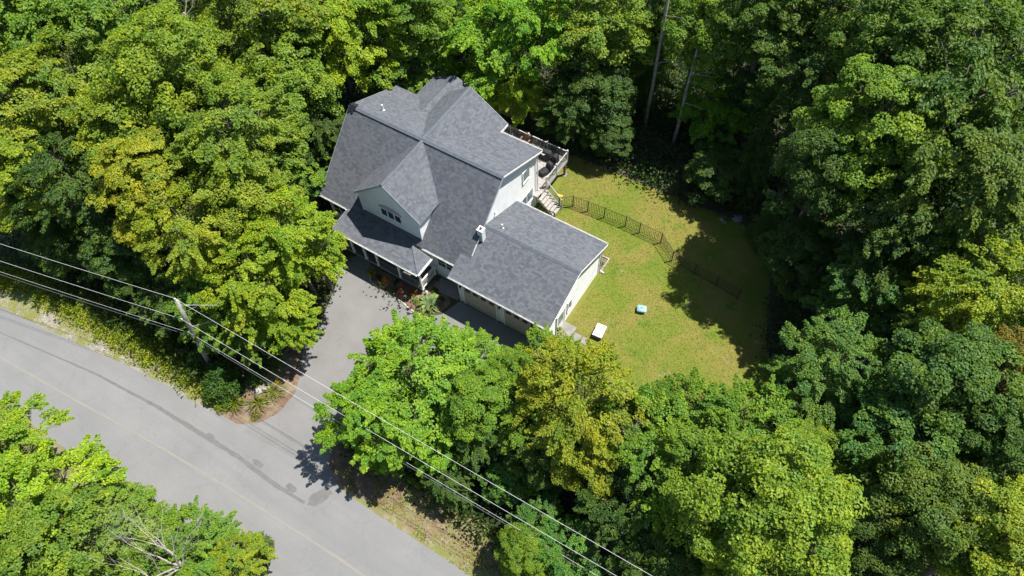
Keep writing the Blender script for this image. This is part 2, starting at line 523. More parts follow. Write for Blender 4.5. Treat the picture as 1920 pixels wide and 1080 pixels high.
sheet('mulch_bed', wobble([(-8.0, -8.9), (-7.1, -9.5), (-6.15, -10.7), (-5.5, -12.05), (-5.6, -13.8), (-6.25, -14.9), (-7.3, -15.55), (-8.6, -15.6), (-9.8, -15.3), (-9.4, -12.5), (-9.0, -10.6)], 0.3, 0.05, 10), 0.018, 'mulch')
sheet('mulch_bed', wobble([(-9.3, -1.6), (-9.3, -2.0), (-7.2, -2.15), (-6.65, -2.62), (-5.7, -2.76), (-4.6, -2.74), (-3.7, -2.80), (-2.9, -2.98), (-1.7, -2.9), (-1.0, -2.1), (-0.8, -1.2), (-2.2, -0.2), (-2.9, -0.2), (-2.9, -1.4)], 0.3, 0.04, 11), 0.016, 'mulch')
sheet('mulch_bed', wobble([(-1.25, -13.3), (-0.6, -14.5), (0.5, -15.0), (2.2, -15.1), (4.5, -14.4), (4, -12.6), (1.5, -12), (-0.8, -12)], 0.3, 0.08, 12), 0.011, 'mulch')
sheet('gravel_strip', wobble([(-11.4, -1.7), (-9.35, -1.9), (-9.4, -2.35), (-8.85, -3.4), (-8.6, -4.2), (-9.2, -4.8), (-10.2, -3.6), (-11.4, -2.8)], 0.3, 0.05, 13), 0.009, 'gravel')
sheet('walkway', [(-2.6, -0.9), (-0.5, -0.75), (-0.5, 0.25), (-2.6, 0.25)], 0.021, 'concrete')

def ribbon(name, pts, widths, z, mat, seed, parent=None, kind=None):
    pts = [Vector((*p, 0)) for p in pts]; r = random.Random(seed)
    P = []; W = []
    for i in range(len(pts) - 1):
        k = max(1, int((pts[i + 1] - pts[i]).length / 0.35))
        for j in range(k):
            t = j / k
            P.append(pts[i].lerp(pts[i + 1], t)); W.append(widths[i] * (1 - t) + widths[i + 1] * t)
    P.append(pts[-1]); W.append(widths[-1])
    vs = []; fs = []
    for i, p in enumerate(P):
        d = (P[min(i + 1, len(P) - 1)] - P[max(0, i - 1)]).normalized(); nn = Vector((-d.y, d.x, 0))
        j1 = W[i] * r.uniform(0.38, 0.62); j2 = W[i] * r.uniform(0.38, 0.62)
        vs += [p + nn * j1 + Vector((0, 0, z)), p - nn * j2 + Vector((0, 0, z))]
        if i: fs.append((2 * i - 2, 2 * i - 1, 2 * i + 1, 2 * i))
    mb = MB().add(vs, fs)
    return mb.build(name, mat, parent)

ribbon('centre_line', [(-60, -29), (-40, -23.3), (-24.4, -20.55), (-17.2, -19.9), (-11.8, -19.34), (-7.2, -18.97), (-2.2, -18.67), (3.6, -18.4), (12, -18.4), (40, -19.3)], [0.13] * 10, 0.020, 'line', 4, road)
ribbon('tar_seam', [(-30, -20.0), (-17.9, -17.95), (-12.75, -17.43), (-9.2, -17.24), (-5.8, -17.08), (-2.6, -17.16), (-0.3, -17.05)], [0.05, 0.12, 0.2, 0.28, 0.26, 0.26, 0.16], 0.020, 'stain', 5, road)
mb = MB()
for cx, cy, rx, ry, sd_ in ((-4.35, -16.75, .45, .2, 1), (-1.6, -16.8, .42, .22, 2), (-8.1, -17.0, .35, .14, 3), (0.25, -16.3, .45, .75, 4)):
    r_ = random.Random(sd_); k = 22
    vs = [(cx + rx * math.cos(2 * PI * i / k) * r_.uniform(.75, 1.12) + (0.25 * (math.sin(2 * PI * i / k)) if sd_ == 4 else 0), cy + ry * math.sin(2 * PI * i / k) * r_.uniform(.8, 1.1), 0.0235) for i in range(k)]
    mb.add(vs, [tuple(range(k))])
mb.build('tar_patch', 'stain', road)

# ------------------------------------------------------------------ the house
RN = random.Random(11)
house = thing('house', 'pale sided house with steep grey shingle roofs, front dormer, porch and attached two car garage', 'house', (-3.0, 3.0, 0))

def wall_part(name, poly, off, faces, mat='siding'):
    """solid wall block; faces: list of (O,U,V,N,poly2d) that get clapboards"""
    w = MB().prism(poly, off).build(name, mat, house)
    mb = MB()
    for O, U, N, p2 in faces:
        courses(mb, Vector(O) + Vector(N) * 0.001, U, (0, 0, 1), N, p2, 0.115, None, 0.016, RN)
    s = mb.build('siding', mat, w); tag(s, kind='stuff')
    return w

W0, W1 = -12.24, -0.30
main_poly = [(W0, 0.35, 0), (W0, 9.2, 0), (W0, 9.2, 5.70), (W0, 4.83, 7.55), (W0, 0.35, 3.38)]
wall_main = wall_part('wall', main_poly, (W1 - W0, 0, 0), [
    ((W1, 0.35, 0), (0, 1, 0), (1, 0, 0), [(0, 0), (8.85, 0), (8.85, 5.70), (4.48, 7.55), (0, 3.38)]),
    ((W0, 0.35, 0), (1, 0, 0), (0, -1, 0), [(0, 0), (11.94, 0), (11.94, 3.2), (0, 3.2)]),
    ((W1, 9.2, 0), (-1, 0, 0), (0, 1, 0), [(0, 0), (11.94, 0), (11.94, 5.6), (0, 5.6)]),
    ((W0, 9.2, 0), (0, -1, 0), (-1, 0, 0), [(0, 0), (8.85, 0), (8.85, 3.38), (4.37, 7.55), (0, 5.7)])])
G0, G1, GY0, GY1 = -0.298, 6.60, -0.60, 6.30
gar_poly = [(G1, GY0, 0), (G1, GY1, 0), (G1, GY1, 3.14), (G1, 2.86, 4.58), (G1, GY0, 3.15)]
wall_gar = wall_part('wall', gar_poly, (G0 - G1, 0, 0), [
    ((G1, GY0, 0), (0, 1, 0), (1, 0, 0), [(0, 0), (6.9, 0), (6.9, 3.14), (3.46, 4.56), (0, 3.14)]),
    ((G0, GY0, 0), (1, 0, 0), (0, -1, 0), [(0, 0), (6.898, 0), (6.898, 3.1), (0, 3.1)]),
    ((G1, GY1, 0), (-1, 0, 0), (0, 1, 0), [(0, 0), (6.898, 0), (6.898, 3.1), (0, 3.1)])])
# small return wall left of the garage where it stands proud of the house
D0, D1 = -8.80, -3.80
dor_poly = [(D0, 0.36, 3.0), (D1, 0.36, 3.0), (D1, 0.36, 5.36), (-6.30, 0.36, 7.56), (D0, 0.36, 5.36)]
wall_dor = wall_part('dormer_wall', dor_poly, (0, 2.3, 0), [
    ((D0, 0.36, 3.0), (1, 0, 0), (0, -1, 0), [(0, 0), (D1 - D0, 0), (D1 - D0, 2.34), (-6.3 - D0, 4.5), (0, 2.34)]),
    ((D1, 0.36, 3.0), (0, 1, 0), (1, 0, 0), [(0, 0), (2.28, 0), (2.28, 2.34), (0, 2.34)]),
    ((D0, 2.66, 3.0), (0, -1, 0), (-1, 0, 0), [(0, 0), (2.28, 0), (2.28, 2.34), (0, 2.34)])])
M['rake'] = simple('grey_rake_trim', (0.30, 0.33, 0.35), 0.6, 0.08, 4)
wing_poly = [(-9.1, 10.2, 0), (-3.7, 10.2, 0), (-3.7, 10.2, 5.74), (-6.4, 10.2, 7.52), (-9.1, 10.2, 5.76)]
wall_wing = wall_part('wall', wing_poly, (0, -1.05, 0), [
    ((-3.7, 10.2, 0), (-1, 0, 0), (0, 1, 0), [(0, 0), (5.4, 0), (5.4, 5.74), (2.7, 7.5), (0, 5.74)]),
    ((-3.7, 9.2, 0), (0, 1, 0), (1, 0, 0), [(0, 0), (1.0, 0), (1.0, 5.7), (0, 5.7)])])
wall_part('wall', [(-10.5, 11.6, 0), (-7.3, 11.6, 0), (-7.3, 11.6, 5.60), (-8.8, 11.6, 6.30), (-10.5, 11.6, 5.5)], (0, -2.45, 0), [
    ((-7.3, 11.6, 0), (-1, 0, 0), (0, 1, 0), [(0, 0), (3.2, 0), (3.2, 5.5), (1.5, 6.28), (0, 5.55)])])

roof = MB()
def slope(pts, thick=0.13, tab=(0.14, 0.28), name='roof_slope'):
    """pts: planar polygon, first edge is the eave, counter clockwise seen from above"""
    P = [Vector(p) for p in pts]
    U = (P[1] - P[0]).normalized(); N = U.cross(P[-1] - P[0]).normalized()
    if N.z < 0: N = -N
    V = N.cross(U).normalized()
    if V.z < 0: V = -V
    d = MB().prism([p for p in P], N * -thick).build(name, 'deckroof', house)
    p2 = [((p - P[0]).dot(U), (p - P[0]).dot(V)) for p in P]
    mb = courses(MB(), P[0] + N * 0.002 - V * 0.02, U, V, N, p2, 0.150, tab, 0.015, RN)
    s = mb.build('shingles', 'shingle', d, tone=True); tag(s, kind='stuff')
    return d

# main roof
slope([(-12.54, 0, 3.2), (0, 0, 3.2), (0, 4.83, 7.72), (-12.54, 4.83, 7.72)])
slope([(0, 9.55, 5.7), (-12.54, 9.55, 5.7), (-12.54, 4.83, 7.72), (0, 4.83, 7.72)])
# rear cross wing
slope([(-3.40, 4.78, 5.7), (-3.40, 10.52, 5.7), (-6.4, 10.52, 7.70), (-6.4, 4.78, 7.70)])
slope([(-9.40, 10.52, 5.7), (-9.40, 4.78, 5.7), (-6.4, 4.78, 7.70), (-6.4, 10.52, 7.70)])
# second, lower rear gable
slope([(-10.8, 11.95, 5.56), (-10.8, 9.2, 5.56), (-8.8, 7.3, 6.5), (-8.8, 11.95, 6.5)])
slope([(-7.0, 7.3, 5.65), (-7.0, 11.95, 5.65), (-8.8, 11.95, 6.5), (-8.8, 7.3, 6.5)])
# front dormer
slope([(-3.58, 0.28, 5.42), (-3.58, 2.42, 5.42), (-6.3, 4.86, 7.72), (-6.3, 0.28, 7.72)])
slope([(-9.12, 2.42, 5.33), (-9.12, 0.28, 5.33), (-6.3, 0.28, 7.72), (-6.3, 4.86, 7.72)])
# garage
slope([(-0.80, -0.93, 3.16), (6.90, -0.93, 3.16), (6.90, 2.86, 4.72), (-0.30, 2.86, 4.72), (-0.30, 0.64, 3.807), (-0.80, 0.64, 3.807)])
slope([(6.90, 6.64, 3.16), (-0.30, 6.64, 3.16), (-0.30, 2.86, 4.72), (6.90, 2.86, 4.72)])
# porch roof: front slope and hipped right end
slope([(-10.10, -1.78, 2.9), (-2.74, -1.78, 2.9), (-4.32, -0.20, 3.216), (-4.32, 0.34, 3.324), (-8.62, 0.34, 3.324), (-8.62, -0.06, 3.244), (-10.0, -0.06, 3.244)], name='porch_roof_slope')
slope([(-2.74, -1.78, 2.9), (-2.74, -0.20, 2.9), (-4.32, -0.20, 3.216)], name='porch_roof_slope')

# ridge caps
def ridge(p, q, w=0.17):
    p = Vector(p); q = Vector(q); L = (q - p).length; n = int(L / 0.22); d = (q - p) / n
    side = d.normalized().cross(Vector((0, 0, 1))).normalized() * w
    mb = MB()
    for i in range(n):
        a = p + d * i; b_ = a + d * 1.08; up = Vector((0, 0, 0.035 + 0.006 * (i % 2)))
        dn = Vector((0, 0, -0.055))
        mb.add([a + up, b_ + up + Vector((0, 0, .01)), b_ + side + dn, a + side + dn, b_ - side + dn, a - side + dn], [(0, 3, 2, 1), (0, 1, 4, 5)])
    mb.build('ridge_cap', 'ridge', house)
ridge((-12.54, 4.83, 7.735), (0, 4.83, 7.735))
ridge((-6.4, 4.9, 7.715), (-6.4, 10.52, 7.715))
ridge((-6.3, 4.7, 7.74), (-6.3, 0.28, 7.74), 0.13)
ridge((-8.8, 8.3, 6.51), (-8.8, 11.95, 6.51), 0.14)
ridge((-0.28, 2.86, 4.735), (6.90, 2.86, 4.735))
ridge((-2.76, -1.76, 2.925), (-4.32, -0.20, 3.24), 0.11)

# fascia, gutters and rake boards
def trim(p, q, w=0.045, h=0.17, dz=-0.09, mat='trim', name='fascia_board'):
    p = Vector(p) + Vector((0, 0, dz)); q = Vector(q) + Vector((0, 0, dz))
    MB().beam(p, q, w, h).build(name, mat, house)
def gutter(p, q):
    p = Vector(p); q = Vector(q); d = (q - p).normalized()
    o = Vector((d.y, -d.x, 0)) * 0.055
    mb = MB()
    for off, w, h, dz in ((o * 0.05, 0.012, 0.11, -0.075), (o * 2.0, 0.014, 0.12, -0.06), (o * 1.0, 0.11, 0.012, -0.125)):
        mb.beam(p + off + Vector((0, 0, dz)), q + off + Vector((0, 0, dz)), w, h)
    mb.build('gutter', 'trim', house)
gutter((-12.54, -0.03, 3.2), (-10.15, -0.03, 3.2)); gutter((-3.55, -0.03, 3.2), (-0.82, -0.03, 3.2))
gutter((-0.80, -0.96, 3.16), (6.90, -0.96, 3.16)); gutter((-10.1, -1.81, 2.9), (-2.74, -1.81, 2.9))
gutter((-2.71, -1.80, 2.9), (-2.71, -0.20, 2.9))
gutter((6.9, 6.67, 3.16), (-0.28, 6.67, 3.16)); gutter((0, 9.58, 5.7), (-3.35, 9.58, 5.7))
for a, b_, m_ in (((0.025, 0.0, 3.2), (0.025, 4.83, 7.72), 'rake'), ((0.025, 4.83, 7.72), (0.025, 9.55, 5.7), 'trim'),
              ((-12.565, 0, 3.2), (-12.565, 4.83, 7.72), 'rake'), ((-12.565, 4.83, 7.72), (-12.565, 9.55, 5.7), 'rake'),
              ((6.925, -0.93, 3.16), (6.925, 2.86, 4.72), 'trim'), ((6.925, 2.86, 4.72), (6.925, 6.64, 3.16), 'trim'),
              ((-3.58, 0.265, 5.42), (-6.3, 0.265, 7.72), 'rake'), ((-6.3, 0.265, 7.72), (-9.12, 0.265, 5.33), 'rake'),
              ((-3.40, 10.535, 5.7), (-6.4, 10.535, 7.70), 'rake'), ((-6.4, 10.535, 7.70), (-9.4, 10.535, 5.7), 'rake'),
              ((-7.0, 11.965, 5.65), (-8.8, 11.965, 6.5), 'rake'), ((-8.8, 11.965, 6.5), (-10.8, 11.965, 5.56), 'rake'),
              ((-10.12, -1.78, 2.9), (-10.02, -0.08, 3.24), 'rake')):
    trim(a, b_, 0.022, 0.13, -0.075, m_)
# soffit under the dormer rakes and white corner boards
MB().beam((-3.375, 9.5, 5.60), (-3.375, 10.52, 5.60), 0.05, 0.2).build('fascia_board', 'trim', house)
def corner(x, y, z0, z1, w=0.1, mat='trim'):
    MB().box(x - w / 2, x + w / 2, y - w / 2, y + w / 2, z0, z1).build('corner_board', mat, house)
corner(W1 - 0.01, 9.19, 0, 5.66, 0.13); corner(G1 - 0.01, GY0 + 0.01, 0, 3.1, 0.13); corner(G1 - 0.01, GY1 - 0.01, 0, 3.08, 0.13)
corner(D0 + 0.01, 0.37, 3.3, 5.3, 0.1); corner(D1 - 0.01, 0.37, 3.3, 5.3, 0.1); corner(W0 + 0.01, 0.36, 0, 3.3, 0.12)
corner(G0 + 0.0, GY0 + 0.01, 0, 3.1, 0.13)
MB().tube([(W1 + 0.10, 9.34, 5.5), (W1 + 0.10, 9.34, 0.2)], [0.045, 0.045], 8).build('downspout', 'trim', house)
MB().tube([(G1 + 0.10, GY1 + 0.14, 3.05), (G1 + 0.10, GY1 + 0.12, 0.2), (G1 + 0.4, GY1 + 0.12, 0.08)], [0.04] * 3, 8).build('downspout', 'trim', house)

# windows
def window(axis, pos, a0, a1, z0, z1, out, sashes=1, glass='glass', bars=True, name='window'):
    """axis 'x': wall faces +-x at x=pos and spans y a0..a1; out = outward sign"""
    def bx(mb, d0, d1, u0, u1, w0, w1):
        lo, hi = sorted((pos + out * d0, pos + out * d1))
        return mb.box(lo, hi, u0, u1, w0, w1) if axis == 'x' else mb.box(u0, u1, lo, hi, w0, w1)
    t = 0.075
    fr = MB()
    bx(fr, 0.0, 0.06, a0 - t, a1 + t, z1, z1 + t); bx(fr, 0.0, 0.08, a0 - t, a1 + t, z0 - t, z0)
    bx(fr, 0.0, 0.06, a0 - t, a0, z0, z1); bx(fr, 0.0, 0.06, a1, a1 + t, z0, z1)
    fo = fr.build(name, 'trim', house)
    w = (a1 - a0) / sashes
    for i in range(sashes):
        u0 = a0 + i * w; u1 = u0 + w
        zm = (z0 + z1) / 2
        for k, (p, q) in enumerate(((z0, zm), (zm, z1))) if bars else ((0, (z0, z1)),):
            pm = MB(); bx(pm, 0.004, 0.022 + 0.008 * k, u0 + 0.035, u1 - 0.035, p + 0.02, q - 0.02)
            pm.build('pane', glass, fo)
        if i:
            mm = MB(); bx(mm, 0.0, 0.05, u0 - 0.035, u0 + 0.035, z0, z1); mm.build('mullion', 'trim', fo)
    sash = MB()
    for i in range(sashes):
        u0 = a0 + i * w; u1 = u0 + w
        bx(sash, 0.0, 0.035, u0, u0 + 0.034, z0, z1); bx(sash, 0.0, 0.035, u1 - 0.034, u1, z0, z1)
        bx(sash, 0.0, 0.036, u0, u1, z0, z0 + 0.02); bx(sash, 0.0, 0.036, u0, u1, z1 - 0.02, z1)
        if bars: bx(sash, 0.0, 0.04, u0, u1, (z0 + z1) / 2 - 0.02, (z0 + z1) / 2 + 0.02)
    sash.build('sash', 'trim', fo)
    return fo
window('x', W1 + 0.018, 7.52, 8.28, 4.15, 5.18, 1, 1, 'glass_pale', False)
window('x', W1 + 0.018, 7.15, 8.68, 1.40, 2.55, 1, 2, 'glass_pale', False)
window('y', 0.35 - 0.018, -2.72, -1.30, 1.45, 2.35, -1, 2)
window('y', 0.35 - 0.018, -12.0, -10.75, 1.25, 2.25, -1, 2)
window('y', 0.35 - 0.018, -9.9, -8.95, 1.35, 2.35, -1, 1)
window('y', 0.35 - 0.018, -6.3, -4.2, 1.35, 2.35, -1, 3, name='window')
# dormer window with a low arched head
dw = window('y', 0.36 - 0.018, -7.02, -5.30, 4.22, 4.98, -1, 3, 'glass', False)
dw['label'] = 'wide dark window under a low arched fan head'
arch = MB(); k = 12
pts = []
for i in range(k + 1):
    t = PI * i / k; pts.append((-6.16 - 0.95 * math.cos(t), 0.285, 5.055 + 0.36 * math.sin(t)))
arch.prism(pts, (0, 0.055, 0))
for i in range(1, 8):
    t = PI * i / 8
    arch.beam((-6.16, 0.275, 5.06), (-6.16 - 0.9 * math.cos(t), 0.275, 5.06 + 0.33 * math.sin(t)), 0.02, 0.025, (0, 1, 0))
a_ = arch.build('arched_head', simple('pale_wood_fan', (0.42, 0.38, 0.38), 0.6, 0.1, 4), dw)
# front door in the shade of the porch
fd = MB().box(-8.35, -7.40, 0.24, 0.325, 0.46, 2.5).build('front_door', 'wood_brown', house)
MB().box(-8.15, -7.60, 0.222, 0.24, 1.5, 2.3).build('pane', 'glass', fd)
MB().tube([(-7.5, 0.2, 1.42), (-7.5, 0.2, 1.58)], [0.02, 0.02], 6).build('handle', 'black_metal', fd)

# garage doors
def garage_door(x0, x1):
    H = 2.2; y = GY0 - 0.017
    g = MB().box(x0, x1, y - 0.03, y, 0.0, H).build('garage_door', 'doorpaint', house)
    for r_ in range(4):
        for c_ in range(4):
            w = (x1 - x0) / 4; u0 = x0 + c_ * w + 0.07; u1 = u0 + w - 0.14
            z0 = r_ * H / 4 + 0.05; z1 = z0 + H / 4 - 0.10
            MB().box(u0, u1, y - 0.045, y - 0.03, z0, z1).build('door_panel', 'doorpaint', g)
            if r_ == 3:
                MB().box(u0 + 0.06, u1 - 0.06, y - 0.058, y - 0.045, z0 + 0.08, z1 - 0.06).build('pane', 'glass', g)
    fr = MB().box(x0 - 0.1, x0, y - 0.06, y, 0, H).box(x1, x1 + 0.1, y - 0.06, y, 0, H).box(x0 - 0.1, x1 + 0.1, y - 0.06, y, H, H + 0.12)
    fr.build('door_frame', 'trim', g)
garage_door(0.10, 2.66); garage_door(3.34, 5.90)
def wall_lamp(x, y, z):
    l = MB().box(x - .05, x + .05, y - 0.02, y, z - .08, z + .08).build('wall_lamp', 'black_metal', house)
    MB().tube([(x, y - .10, z - .12), (x, y - .10, z - .10), (x, y - .10, z + .08), (x, y - .10, z + .17)], [.04, .065, .085, .02], 6).build('lantern', 'black_metal', l)
wall_lamp(-0.12, GY0 - 0.02, 2.05); wall_lamp(3.0, GY0 - 0.02, 2.05); wall_lamp(6.28, GY0 - 0.02, 2.05)
# side door with step on the garage gable
sdz = MB().box(G1 + 0.018, G1 + 0.06, 0.55, 1.45, 0.16, 2.15).build('side_door', 'trim', house)
MB().box(G1 + 0.06, G1 + 0.07, 0.68, 1.32, 1.0, 2.0).build('pane', 'glass_pale', sdz)
MB().tube([(G1 + 0.10, 0.63, 1.1), (G1 + 0.10, 0.63, 1.2)], [.02, .02], 6).build('handle', 'black_metal', sdz)
MB().box(G1 + 0.02, G1 + 0.09, 0.45, 0.55, 0.1, 2.25).box(G1 + 0.02, G1 + 0.09, 1.45, 1.55, 0.1, 2.25).box(G1 + 0.02, G1 + 0.09, 0.45, 1.55, 2.15, 2.26).build('frame', 'trim', sdz)
MB().box(G1 + 0.02, G1 + 1.0, 0.4, 1.6, 0.0, 0.16).build('step', 'concrete', house)
window('x', G1 + 0.018, 1.95, 2.35, 0.95, 2.0, 1, 1, 'glass_pale', False)
# little wall lamp on the main gable
gl_ = MB().box(W1 + 0.018, W1 + 0.06, 3.98, 4.08, 4.7, 4.85).build('wall_lamp', 'trim', house)
MB().tube([(W1 + .06, 4.03, 4.78), (W1 + .16, 4.03, 4.72)], [.03, .06], 8).build('lamp_head', 'pvc', gl_)

# porch
pf = MB().box(-9.95, -3.0, -1.45, 0.33, 0.0, 0.44).build('porch_base', 'porchfloor', house)
mb = MB()
for i in range(12):
    mb.box(-9.97, -2.98, -1.48 + i * 0.151, -1.48 + i * 0.151 + 0.143, 0.442, 0.47)
tag(mb.build('floor_boards', 'porchfloor', pf), kind='stuff')
MB().box(-10.0, -2.95, -1.50, -1.485, 0.30, 0.455).build('floor_trim', 'wood_pale', pf)
MB().box(-10.05, -2.82, -1.66, -1.50, 2.62, 2.80).build('porch_beam', 'trim', house)
MB().box(-2.96, -2.82, -1.50, -0.15, 2.62, 2.80).build('porch_beam', 'trim', house)
MB().box(-10.05, -9.91, -1.50, 0.33, 2.62, 2.80).build('porch_beam', 'trim', house)
colm = None
for x in (-9.98, -8.98, -7.85, -6.75, -4.80, -2.90):
    mb = MB().box(-.06, .06, -.06, .06, 0.472, 2.62).box(-.085, .085, -.085, .085, 0.474, 0.62).box(-.085, .085, -.085, .085, 2.50, 2.618)
    if colm is None: colm = mb.mesh('column')
    newobj('column', colm, 'trim' if x < -3 else 'trim', house, Vector((x, -1.57 + 0.1, 0)) - Vector(house.location))
mb = MB().box(-2.94, -2.86, -1.38, -0.02, 1.38, 1.45).box(-2.93, -2.87, -1.38, -0.02, 0.56, 0.62)
rl = mb.build('porch_railing', 'trim', house)
bal = MB().box(-.018, .018, -.018, .018, 0.62, 1.38).mesh('baluster')
for i in range(11):
    newobj('baluster', bal, 'trim', rl, Vector((-2.9, -1.28 + i * 0.122, 0)) - Vector(house.location))
MB().box(-2.95, -2.85, -0.05, 0.05, 0.44, 1.55).build('railing_post', 'trim', rl)
for a, b_ in ((-8.9, -9.9), (-6.68, -4.87), (-4.73, -2.97)):
    a, b_ = min(a, b_), max(a, b_)
    r2 = MB().box(a, b_, -1.50, -1.44, 1.20, 1.26).box(a, b_, -1.50, -1.44, 0.56, 0.61).build('porch_railing', 'slate', house)
    bs = MB().box(-.015, .015, -.015, .015, 0.61, 1.20).mesh('baluster')
    n = int((b_ - a) / 0.13)
    for i in range(n):
        newobj('baluster', bs, 'slate', r2, Vector((a + (i + 0.5) * (b_ - a) / n, -1.47, 0)) - Vector(house.location))
MB().box(-8.85, -7.5, -2.20, -1.50, 0.0, 0.17).build('porch_step', 'slate', house)
MB().box(-8.8, -7.55, -1.85, -1.50, 0.17, 0.32).build('porch_step', 'slate', house)

# chimney and vents
ch = MB().box(-0.18, 0.20, 1.82, 2.18, 3.6, 5.42).build('chimney', 'siding', house)
MB().box(-0.21, 0.23, 1.79, 2.21, 5.42, 5.47).build('chimney_cap', 'trim', ch)
MB().tube([(0.01, 2.0, 5.47), (0.01, 2.0, 5.58)], [.09, .09], 10).build('flue', 'black_metal', ch)
MB().beam((0.03, 0.75, 3.96), (0.03, 1.35, 4.52), 0.03, 0.08).build('flashing', 'trim', ch)
def vent(x, y, z, h=0.42, r=0.055, m_='pvc'):
    v = MB().tube([(x, y, z - 0.12), (x, y, z + h)], [r, r], 10).build('vent_pipe', m_, house)
    MB().tube([(x, y, z - 0.02), (x, y, z + 0.10)], [r * 2.4, r * 1.2], 10).build('pipe_boot', m_, v)
vent(0.75, 3.35, 4.5); vent(-10.6, 5.95, 7.24, 0.5, 0.06);
# torn corner where the black underlayment shows
mb = MB()
r_ = random.Random(3)
for (O, U, V) in (((-12.50, 4.83, 7.72), (1, 0, 0), (0, 1, -.4255)), ((-12.50, 4.83, 7.72), (1, 0, 0), (0, -1, -.936))):
    O = Vector(O); U = Vector(U); V = Vector(V)
    out = [(0, 0), (.55, 0), (.62, .18), (.45, .28), (.5, .45), (.3, .5), (.22, .36), (.1, .55), (0, .5)]
    vs = [O + U * a + V * b_ * 0.8 + Vector((0, 0, 0.12 + r_.uniform(0, .02))) for a, b_ in out]
    mb.add(vs, [tuple(range(len(vs)))])
mb.build('torn_roof_patch', 'tar', house)

# ------------------------------------------------------------------ deck behind the house
deck = thing('timber_deck', 'raised grey timber deck with white balusters and stairs behind the house', 'deck', (-2.4, 11.0, 0))
DX0, DX1, DY0, DY1, DZ = -6.9, 0.15, 9.24, 12.95, 1.6
mb = MB(); n = 25; w = (DY1 - DY0) / n
for i in range(n):
    mb.box(DX0, DX1, DY0 + i * w, DY0 + (i + 1) * w - 0.008, DZ - 0.03 - 0.002 * (i % 3), DZ)
tag(mb.build('deck_boards', 'wood_grey', deck), kind='stuff')
MB().box(DX0, DX1 + 0.04, DY1, DY1 + 0.04, DZ - 0.25, DZ + 0.01).build('rim_board', 'wood_pale', deck)
MB().box(DX1, DX1 + 0.04, DY0, DY1, DZ - 0.25, DZ + 0.01).build('rim_board', 'wood_pale', deck)
mb = MB()
for i in range(14): mb.box(DX0 + 0.1 + i * 0.5, DX0 + 0.14 + i * 0.5, DY0, DY1, DZ - 0.22, DZ - 0.035)
mb.build('joists', 'wood_brown', deck)
supp = MB().box(-.07, .07, -.07, .07, 0, DZ - 0.22).mesh('support_post')
foot = MB().box(-.2, .2, -.2, .2, 0, 0.06).mesh('footing')
for x, y in ((DX1 - .08, DY1 - .12), (-3.4, DY1 - .12), (-6.5, DY1 - .12), (DX1 - .08, 10.2)):
    s = newobj('support_post', supp, 'wood_brown', deck, Vector((x, y, 0)) - deck.location)
    newobj('footing', foot, 'concrete', s)
rp = MB().box(-.042, .042, -.042, .042, DZ - 0.2, DZ + 1.03).box(-.062, .062, -.062, .062, DZ + 1.03, DZ + 1.08).mesh('railing_post')
db = MB().box(-.011, .011, -.011, .011, DZ + 0.12, DZ + 0.92).mesh('baluster')
for p in ((DX1 + .02, DY1 + .02), (-1.55, DY1 + .02), (-3.2, DY1 + .02), (-4.85, DY1 + .02), (DX0, DY1 + .02), (DX1 + .02, 11.4), (DX1 + .02, 9.98)):
    newobj('railing_post', rp, 'wood_pale', deck, Vector((*p, 0)) - deck.location)
MB().box(DX0, DX1 + .08, DY1 - .01, DY1 + .07, DZ + .92, DZ + .955).build('top_rail', 'wood_pale', deck)
MB().box(DX1 - .01, DX1 + .06, 9.95, DY1 - .012, DZ + .92, DZ + .955).build('top_rail', 'wood_pale', deck)
MB().box(DX0, DX1, DY1, DY1 + .04, DZ + .08, DZ + .12).build('bottom_rail', 'wood_pale', deck)
MB().box(DX1, DX1 + .04, 10.0, DY1, DZ + .08, DZ + .12).build('bottom_rail', 'wood_pale', deck)
x = DX0 + 0.12
while x < DX1 - 0.05:
    newobj('baluster', db, 'wood_pale', deck, Vector((x, DY1 + .02, 0)) - deck.location); x += 0.125
y = 10.1
while y < DY1 - 0.05:
    newobj('baluster', db, 'wood_pale', deck, Vector((DX1 + .02, y, 0)) - deck.location); y += 0.125
# stairs
SY0, SY1 = 8.80, 9.92; NS = 6
tr = MB().box(0, 0.26, SY0, SY1, -0.04, 0.0).mesh('stair_tread', (0, 0, 0))
mbs = MB()
for i in range(NS):
    zt = DZ - (i + 1) * DZ / (NS + 1); xx = DX1 + 0.04 + i * 0.215
    newobj('stair_tread', tr, 'wood_grey', deck, Vector((xx, 0, zt)) - deck.location)
for yy in (SY0 + .03, SY1 - .03):
    MB().beam((DX1, yy, DZ - 0.25), (DX1 + NS * 0.215 + .1, yy, 0.06), 0.04, 0.2).build('stringer', 'wood_pale', deck)
    far = yy > 9; dark = 'wood_pale' if far else 'black_metal'
    z1_ = DZ + 0.80 if far else 0.62; z0_ = 0.98 if far else 0.62; xa = DX1 + (.05 if far else .75)
    rr = MB().beam((xa, yy, z1_), (DX1 + NS * 0.215 + .12, yy, z0_), 0.06, 0.045)
    rr.build('stair_rail', dark, deck)
    for x_, z_ in ((xa - .02, DZ - .1 if far else 0.0), (DX1 + NS * 0.215 + .12, 0.0)):
        MB().box(x_ - .035, x_ + .035, yy - .035, yy + .035, z_, z_ + (1.05 if far else .66)).build('railing_post', dark, deck)
    sbm = MB().box(-.011, .011, -.011, .011, 0.05 if far else 0.1, 0.78 if far else .6).mesh('baluster')
    for i in range(11 if far else 5):
        t = (i + .5) / (11 if far else 5)
        newobj('baluster', sbm, dark, deck, Vector((xa + .03 + t * (DX1 + NS * .215 + .07 - xa), yy, (DZ * (1 - t) + 0.18 * t) if far else 0)) - deck.location)
MB().box(DX1 - 0.6, DX1, SY0 - .02, DY0, DZ - .06, DZ - 0.0).build('landing', 'wood_grey', deck)

